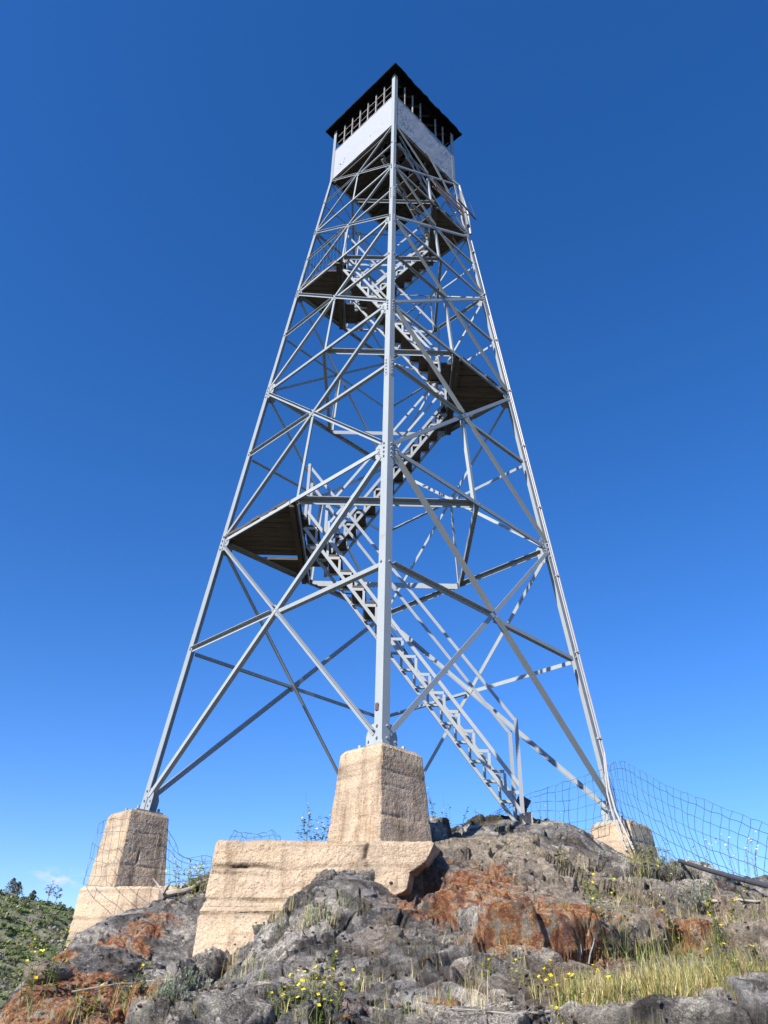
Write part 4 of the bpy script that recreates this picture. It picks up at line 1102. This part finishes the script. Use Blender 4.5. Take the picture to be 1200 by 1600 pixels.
flower_plant(935, 1405, 'small green weeds in a crack below the right pier', .14, 9, .14, G1, (0, 2), name='weed_clump')
flower_plant(885, 1365, 'dark green tuft of leaves in the rock left of the right pier', .10, 7, .10, G2, (0, 1), name='weed_clump')

def sage(px, py, label, r=.16, n=420):
    c = hit(px, py)
    if c is None: return
    s = MB()
    for i in range(46):
        az = rg.uniform(0, 6.28); el = rg.uniform(.25, 1.5); d = V((math.cos(az)*math.cos(el), math.sin(az)*math.cos(el), math.sin(el)))
        L = r*rg.uniform(.6, 1.15); q = c+V((rg.gauss(0, r*.25), rg.gauss(0, r*.25), -.02)); f = rg.uniform(.75, 1.2)
        e = q+d*L; s.tube([q, q+d*L*.5+V((0, 0, .01)), e], .0022, 4, (.22, .20, .15), [1, .8, .5], cap=False)
        for k in range(n//46):
            t = rg.uniform(.25, 1); a2 = rg.uniform(0, 6.28)
            leaf(s, q.lerp(e, t), d+V((math.cos(a2), math.sin(a2), .3))*.9, (0, 0, 1), rg.uniform(.018, .036), rg.uniform(.003, .006), tuple(u*f*rg.uniform(.85, 1.15) for u in (.33, .37, .27)))
    tag(s.build('sage_shrub', LEAF), label, 'shrub', 'grey green sage cushions')
sage(292, 1548, 'silvery grey-green sage cushion below the left end of the long wall', .17, 800)
sage(265, 1580, 'smaller silvery sage cushion below the one under the long wall', .12, 420)
sage(1090, 1425, 'silvery sage cushion on the rock below the iron pipe', .24, 900)
sage(1055, 1375, 'little grey-green cushion on the rock just left of the iron pipe end', .14, 300)

def branch(pxs, label, r, name='dead_branch', lift=.02, twigs=4):
    p = []
    for (a, b_) in pxs:
        q = hit(a, b_)
        if q is not None: p.append(q+V((0, 0, lift)))
    if len(p) < 2: return
    pp = []
    for i in range(len(p)-1):
        for t in (0, .33, .66): pp.append(p[i].lerp(p[i+1], t)+V((rg.gauss(0, r*.5), rg.gauss(0, r*.5), rg.gauss(0, r*.4))))
    pp.append(p[-1]); n = len(pp)
    s = MB(); s.tube(pp, r, 7, (1, 1, 1), [1-.6*i/(n-1) for i in range(n)])
    for _ in range(twigs):
        q = pp[rg.randrange(1, n-1)]; d = V((rg.gauss(0, 1), rg.gauss(0, 1), rg.uniform(.1, .8))).normalized()*r*rg.uniform(6, 14)
        s.tube([q, q+d*.5+V((0, 0, .01)), q+d], r*.35, 5, (.9, .88, .85), [1, .8, .4])
    tag(s.build(name, DRIFT), label, 'dead branch', 'bleached dead branches on the rock')
branch([(250, 1408), (285, 1398), (330, 1380)], 'bleached grey log lying on the slab crest behind the long wall', .035, lift=.04, twigs=3)
branch([(110, 1556), (170, 1545), (225, 1540), (285, 1535)], 'long thin bleached branch across the rusty slab at lower left', .007, twigs=3)
branch([(860, 1590), (800, 1592), (705, 1585)], 'thin dry stick on the rock at the bottom centre right', .007, twigs=3)
branch([(920, 1510), (930, 1470), (915, 1440)], 'thin dry stalk leaning on the rock below the stair', .006, twigs=2)
branch([(1095, 1420), (1150, 1410), (1200, 1412)], 'grey branch lying on the rock under the iron pipe', .016, twigs=3)

# loose stones and grit
def stone(mb, c, r, col, sq=(1, 1, .7), seed=0):
    rr = random.Random(seed); t = (1+5**.5)/2
    vs = [(-1, t, 0), (1, t, 0), (-1, -t, 0), (1, -t, 0), (0, -1, t), (0, 1, t), (0, -1, -t), (0, 1, -t), (t, 0, -1), (t, 0, 1), (-t, 0, -1), (-t, 0, 1)]
    fs = [(0, 11, 5), (0, 5, 1), (0, 1, 7), (0, 7, 10), (0, 10, 11), (1, 5, 9), (5, 11, 4), (11, 10, 2), (10, 7, 6), (7, 1, 8), (3, 9, 4), (3, 4, 2), (3, 2, 6), (3, 6, 8), (3, 8, 9), (4, 9, 5), (2, 4, 11), (6, 2, 10), (8, 6, 7), (9, 8, 1)]
    a = rr.uniform(0, 6.28); ca, sa = math.cos(a), math.sin(a); out = []
    for v in vs:
        x, y, z = (q*r/1.9*rr.uniform(.65, 1.2)*s_ for q, s_ in zip(v, sq)); out.append((c[0]+x*ca-y*sa, c[1]+x*sa+y*ca, c[2]+z))
    mb.poly(out, fs, col)
mb = MB()
for i in range(1300):
    c = hit(rg.uniform(0, 1200), rg.uniform(1330, 1600))
    if c is None: continue
    f = rg.uniform(.6, 1.3); col = rg.choice([(.20, .19, .18), (.30, .27, .22), (.30, .17, .09), (.12, .11, .11), (.38, .33, .26)])
    stone(mb, c+V((rg.gauss(0, .05), rg.gauss(0, .05), .0)), abs(rg.gauss(0, .008))+.004, tuple(q*f for q in col), (1, 1.1, .7), i)
tag(mb.build('gravel', ROCK), 'loose stone chips caught on the rock', 'gravel', kind='stuff')
c = hit(72, 1528)
if c is not None:
    mb = MB(); stone(mb, c+V((0, 0, .02)), .20, (.42, .33, .25), (1.2, 1, .6), 5)
    o = mb.build('loose_stone', ROCK); tag(o, 'pale tan loose stone on the left edge of the slab against the green hillside', 'stone')
    md = o.modifiers.new('sub', 'SUBSURF'); md.levels = md.render_levels = 2

# brush and trees on the far hillside
mb = MB(); hr = random.Random(21)
def tuft(mb, c, rx, rz, n, col, L):
    for _ in range(n):
        d = V((hr.gauss(0, 1), hr.gauss(0, 1), hr.gauss(0, 1))).normalized(); k = hr.random()**.4
        p = c+V((d.x*rx*k, d.y*rx*k, abs(d.z)*rz*k)); f = hr.uniform(.65, 1.4)
        a_ = V((hr.gauss(0, 1), hr.gauss(0, 1), hr.gauss(0, .6)+.4)).normalized(); s_ = L*hr.uniform(.6, 1.3)
        u = a_.orthogonal().normalized(); w = a_.cross(u)
        mb.poly([p-u*s_, p-w*s_*.7, p+u*s_, p+w*s_*.7], [(0, 1, 2, 3)], tuple(q*f for q in col))
for i in range(1700):
    a = hr.uniform(-34, -10) if hr.random() < .35 else hr.uniform(-25, -17); d = hr.uniform(70, 151)
    x, y = CAM[0]+math.sin(R_(a))*d, CAM[1]+math.cos(R_(a))*d; z = hill_z(x, y)
    r = hr.uniform(.3, 1.1)*(.7+.3*d/150); col = hr.choice([(.10, .14, .045), (.15, .20, .06), (.19, .23, .08), (.08, .10, .05), (.22, .22, .11), (.20, .17, .13), (.30, .28, .23)])
    tuft(mb, V((x, y, z-.15)), r, r*hr.uniform(.45, .8), 46, col, .15*(1+r*.4))
tag(mb.build('hillside_brush', LEAF), 'green and grey scrub covering the far hillside', 'brush', kind='stuff')
def hill_at(px, dd=149):
    a = math.atan2(*ray(px, 1410)[:2]); x, y = CAM[0]+math.sin(a)*dd, CAM[1]+math.cos(a)*dd; return V((x, y, hill_z(x, y)))
def hill_tree(px, h, kind, label):
    b_ = hill_at(px); root = tag(empty('pine_tree' if kind == 'pine' else 'bare_tree', b_), label, 'tree', 'trees on the far ridge')
    t_ = MB(); cr_ = MB()
    t_.tube([b_+V((0, 0, -.4)), b_+V((.05*h, 0, h*.5)), b_+V((.02*h, 0, h))], .05*h*.6, 6, (.5, .45, .4), [1, .7, .15])
    if kind == 'pine':
        for i in range(13):
            t = .18+.8*i/12; R = (1-t*t)*h*.40+.15
            for _ in range(5):
                az = hr.uniform(0, 6.28); q = b_+V((math.cos(az)*R*hr.uniform(.3, .9), math.sin(az)*R*hr.uniform(.3, .9), h*t-.1*R))
                tuft(cr_, q, R*.5, R*.4, 15, (.12, .14, .10), .09)
    else:
        for i in range(16):
            t = hr.uniform(.3, .95); az = hr.uniform(0, 6.28); p = b_+V((.03*h, 0, h*t)); L = h*.42*hr.uniform(.5, 1)
            e = p+V((math.cos(az)*L, math.sin(az)*L, L*.7)); t_.tube([p, p.lerp(e, .5)+V((0, 0, .1)), e], .028*h*.6, 4, (.5, .45, .42), [1, .7, .3])
            tuft(cr_, e, L*.38, L*.3, 9, (.10, .095, .075), .09)
    t_.build('trunk', DRIFT, root); cr_.build('crown', LEAF, root)
hill_tree(13, 2.6, 'pine', 'dark pine on the far ridge at the left edge of the picture')
hill_tree(23, 2.2, 'pine', 'smaller pine touching the dark pine on the far ridge')
hill_tree(49, 1.3, 'pine', 'squat dark shrub-like tree alone on the far ridge crest')
hill_tree(73, 2.6, 'bare', 'thin leafless tree on the far ridge, taller of the two bare ones')
hill_tree(86, 2.0, 'bare', 'low leafless tree on the far ridge next to the concrete wall')

# ------------------------------------------------------------------ sky and sun
SUN_EL = R_(36); SUN_AZ = R_(218)          # clockwise from +Y
w = bpy.data.worlds.new('World'); S.world = w; w.use_nodes = True; nt = w.node_tree
bg = nt.nodes['Background']; sky = nt.nodes.new('ShaderNodeTexSky'); sky.sky_type = 'NISHITA'
sky.sun_disc = False; sky.sun_elevation = SUN_EL; sky.sun_rotation = SUN_AZ
sky.altitude = 900; sky.air_density = 1.0; sky.dust_density = .25; sky.ozone_density = 4.0
hs = nt.nodes.new('ShaderNodeHueSaturation'); hs.inputs['Saturation'].default_value = 1.265; hs.inputs['Value'].default_value = 1.0
nt.links.new(sky.outputs[0], hs.inputs['Color'])
# a few wisps of cloud low over the hillside
tc = nt.nodes.new('ShaderNodeTexCoord'); cdir = ray(92, 1372)
dp = node(nt, 'ShaderNodeVectorMath', operation='SUBTRACT'); nt.links.new(tc.outputs['Generated'], dp.inputs[0]); dp.inputs[1].default_value = tuple(cdir)
sc = node(nt, 'ShaderNodeVectorMath', operation='MULTIPLY'); nt.links.new(dp.outputs[0], sc.inputs[0]); sc.inputs[1].default_value = (26, 26, 85)
ln = node(nt, 'ShaderNodeVectorMath', operation='LENGTH'); nt.links.new(sc.outputs[0], ln.inputs[0])
fo = ramp(nt, ln.outputs['Value'], [(.2, (1, 1, 1)), (1.0, (0, 0, 0))])
mpn = node(nt, 'ShaderNodeMapping'); mpn.inputs['Scale'].default_value = (60, 60, 130); nt.links.new(tc.outputs['Generated'], mpn.inputs['Vector'])
nz = tex(nt, 'ShaderNodeTexNoise', 1.0, 5, .6, mpn.outputs[0])
cm_ = ramp(nt, nz.outputs['Fac'], [(.46, (0, 0, 0)), (.66, (1, 1, 1))])
fac = math_(nt, 'MULTIPLY', math_(nt, 'MULTIPLY', fo.outputs[0], cm_.outputs[0]), .75)
skc = mixc(nt, fac, mixc(nt, 1.0, hs.outputs[0], (1.0, .90, 1.08), 'MULTIPLY'), (4.4, 4.5, 4.8))
nt.links.new(skc, bg.inputs['Color']); bg.inputs['Strength'].default_value = .118
ld = bpy.data.lights.new('sun', 'SUN'); ld.energy = 5.0; ld.angle = R_(.53); ld.color = (1.0, .945, .86)
lo = bpy.data.objects.new('sun', ld); COL.objects.link(lo)
sd = V((math.sin(SUN_AZ)*math.cos(SUN_EL), math.cos(SUN_AZ)*math.cos(SUN_EL), math.sin(SUN_EL)))
lo.rotation_euler = sd.to_track_quat('Z', 'Y').to_euler(); lo.location = sd*60
S.view_settings.view_transform = 'Standard'; S.view_settings.look = 'None'; S.view_settings.exposure = .75; S.view_settings.gamma = 1
S.cycles.max_bounces = 6; S.cycles.diffuse_bounces = 2
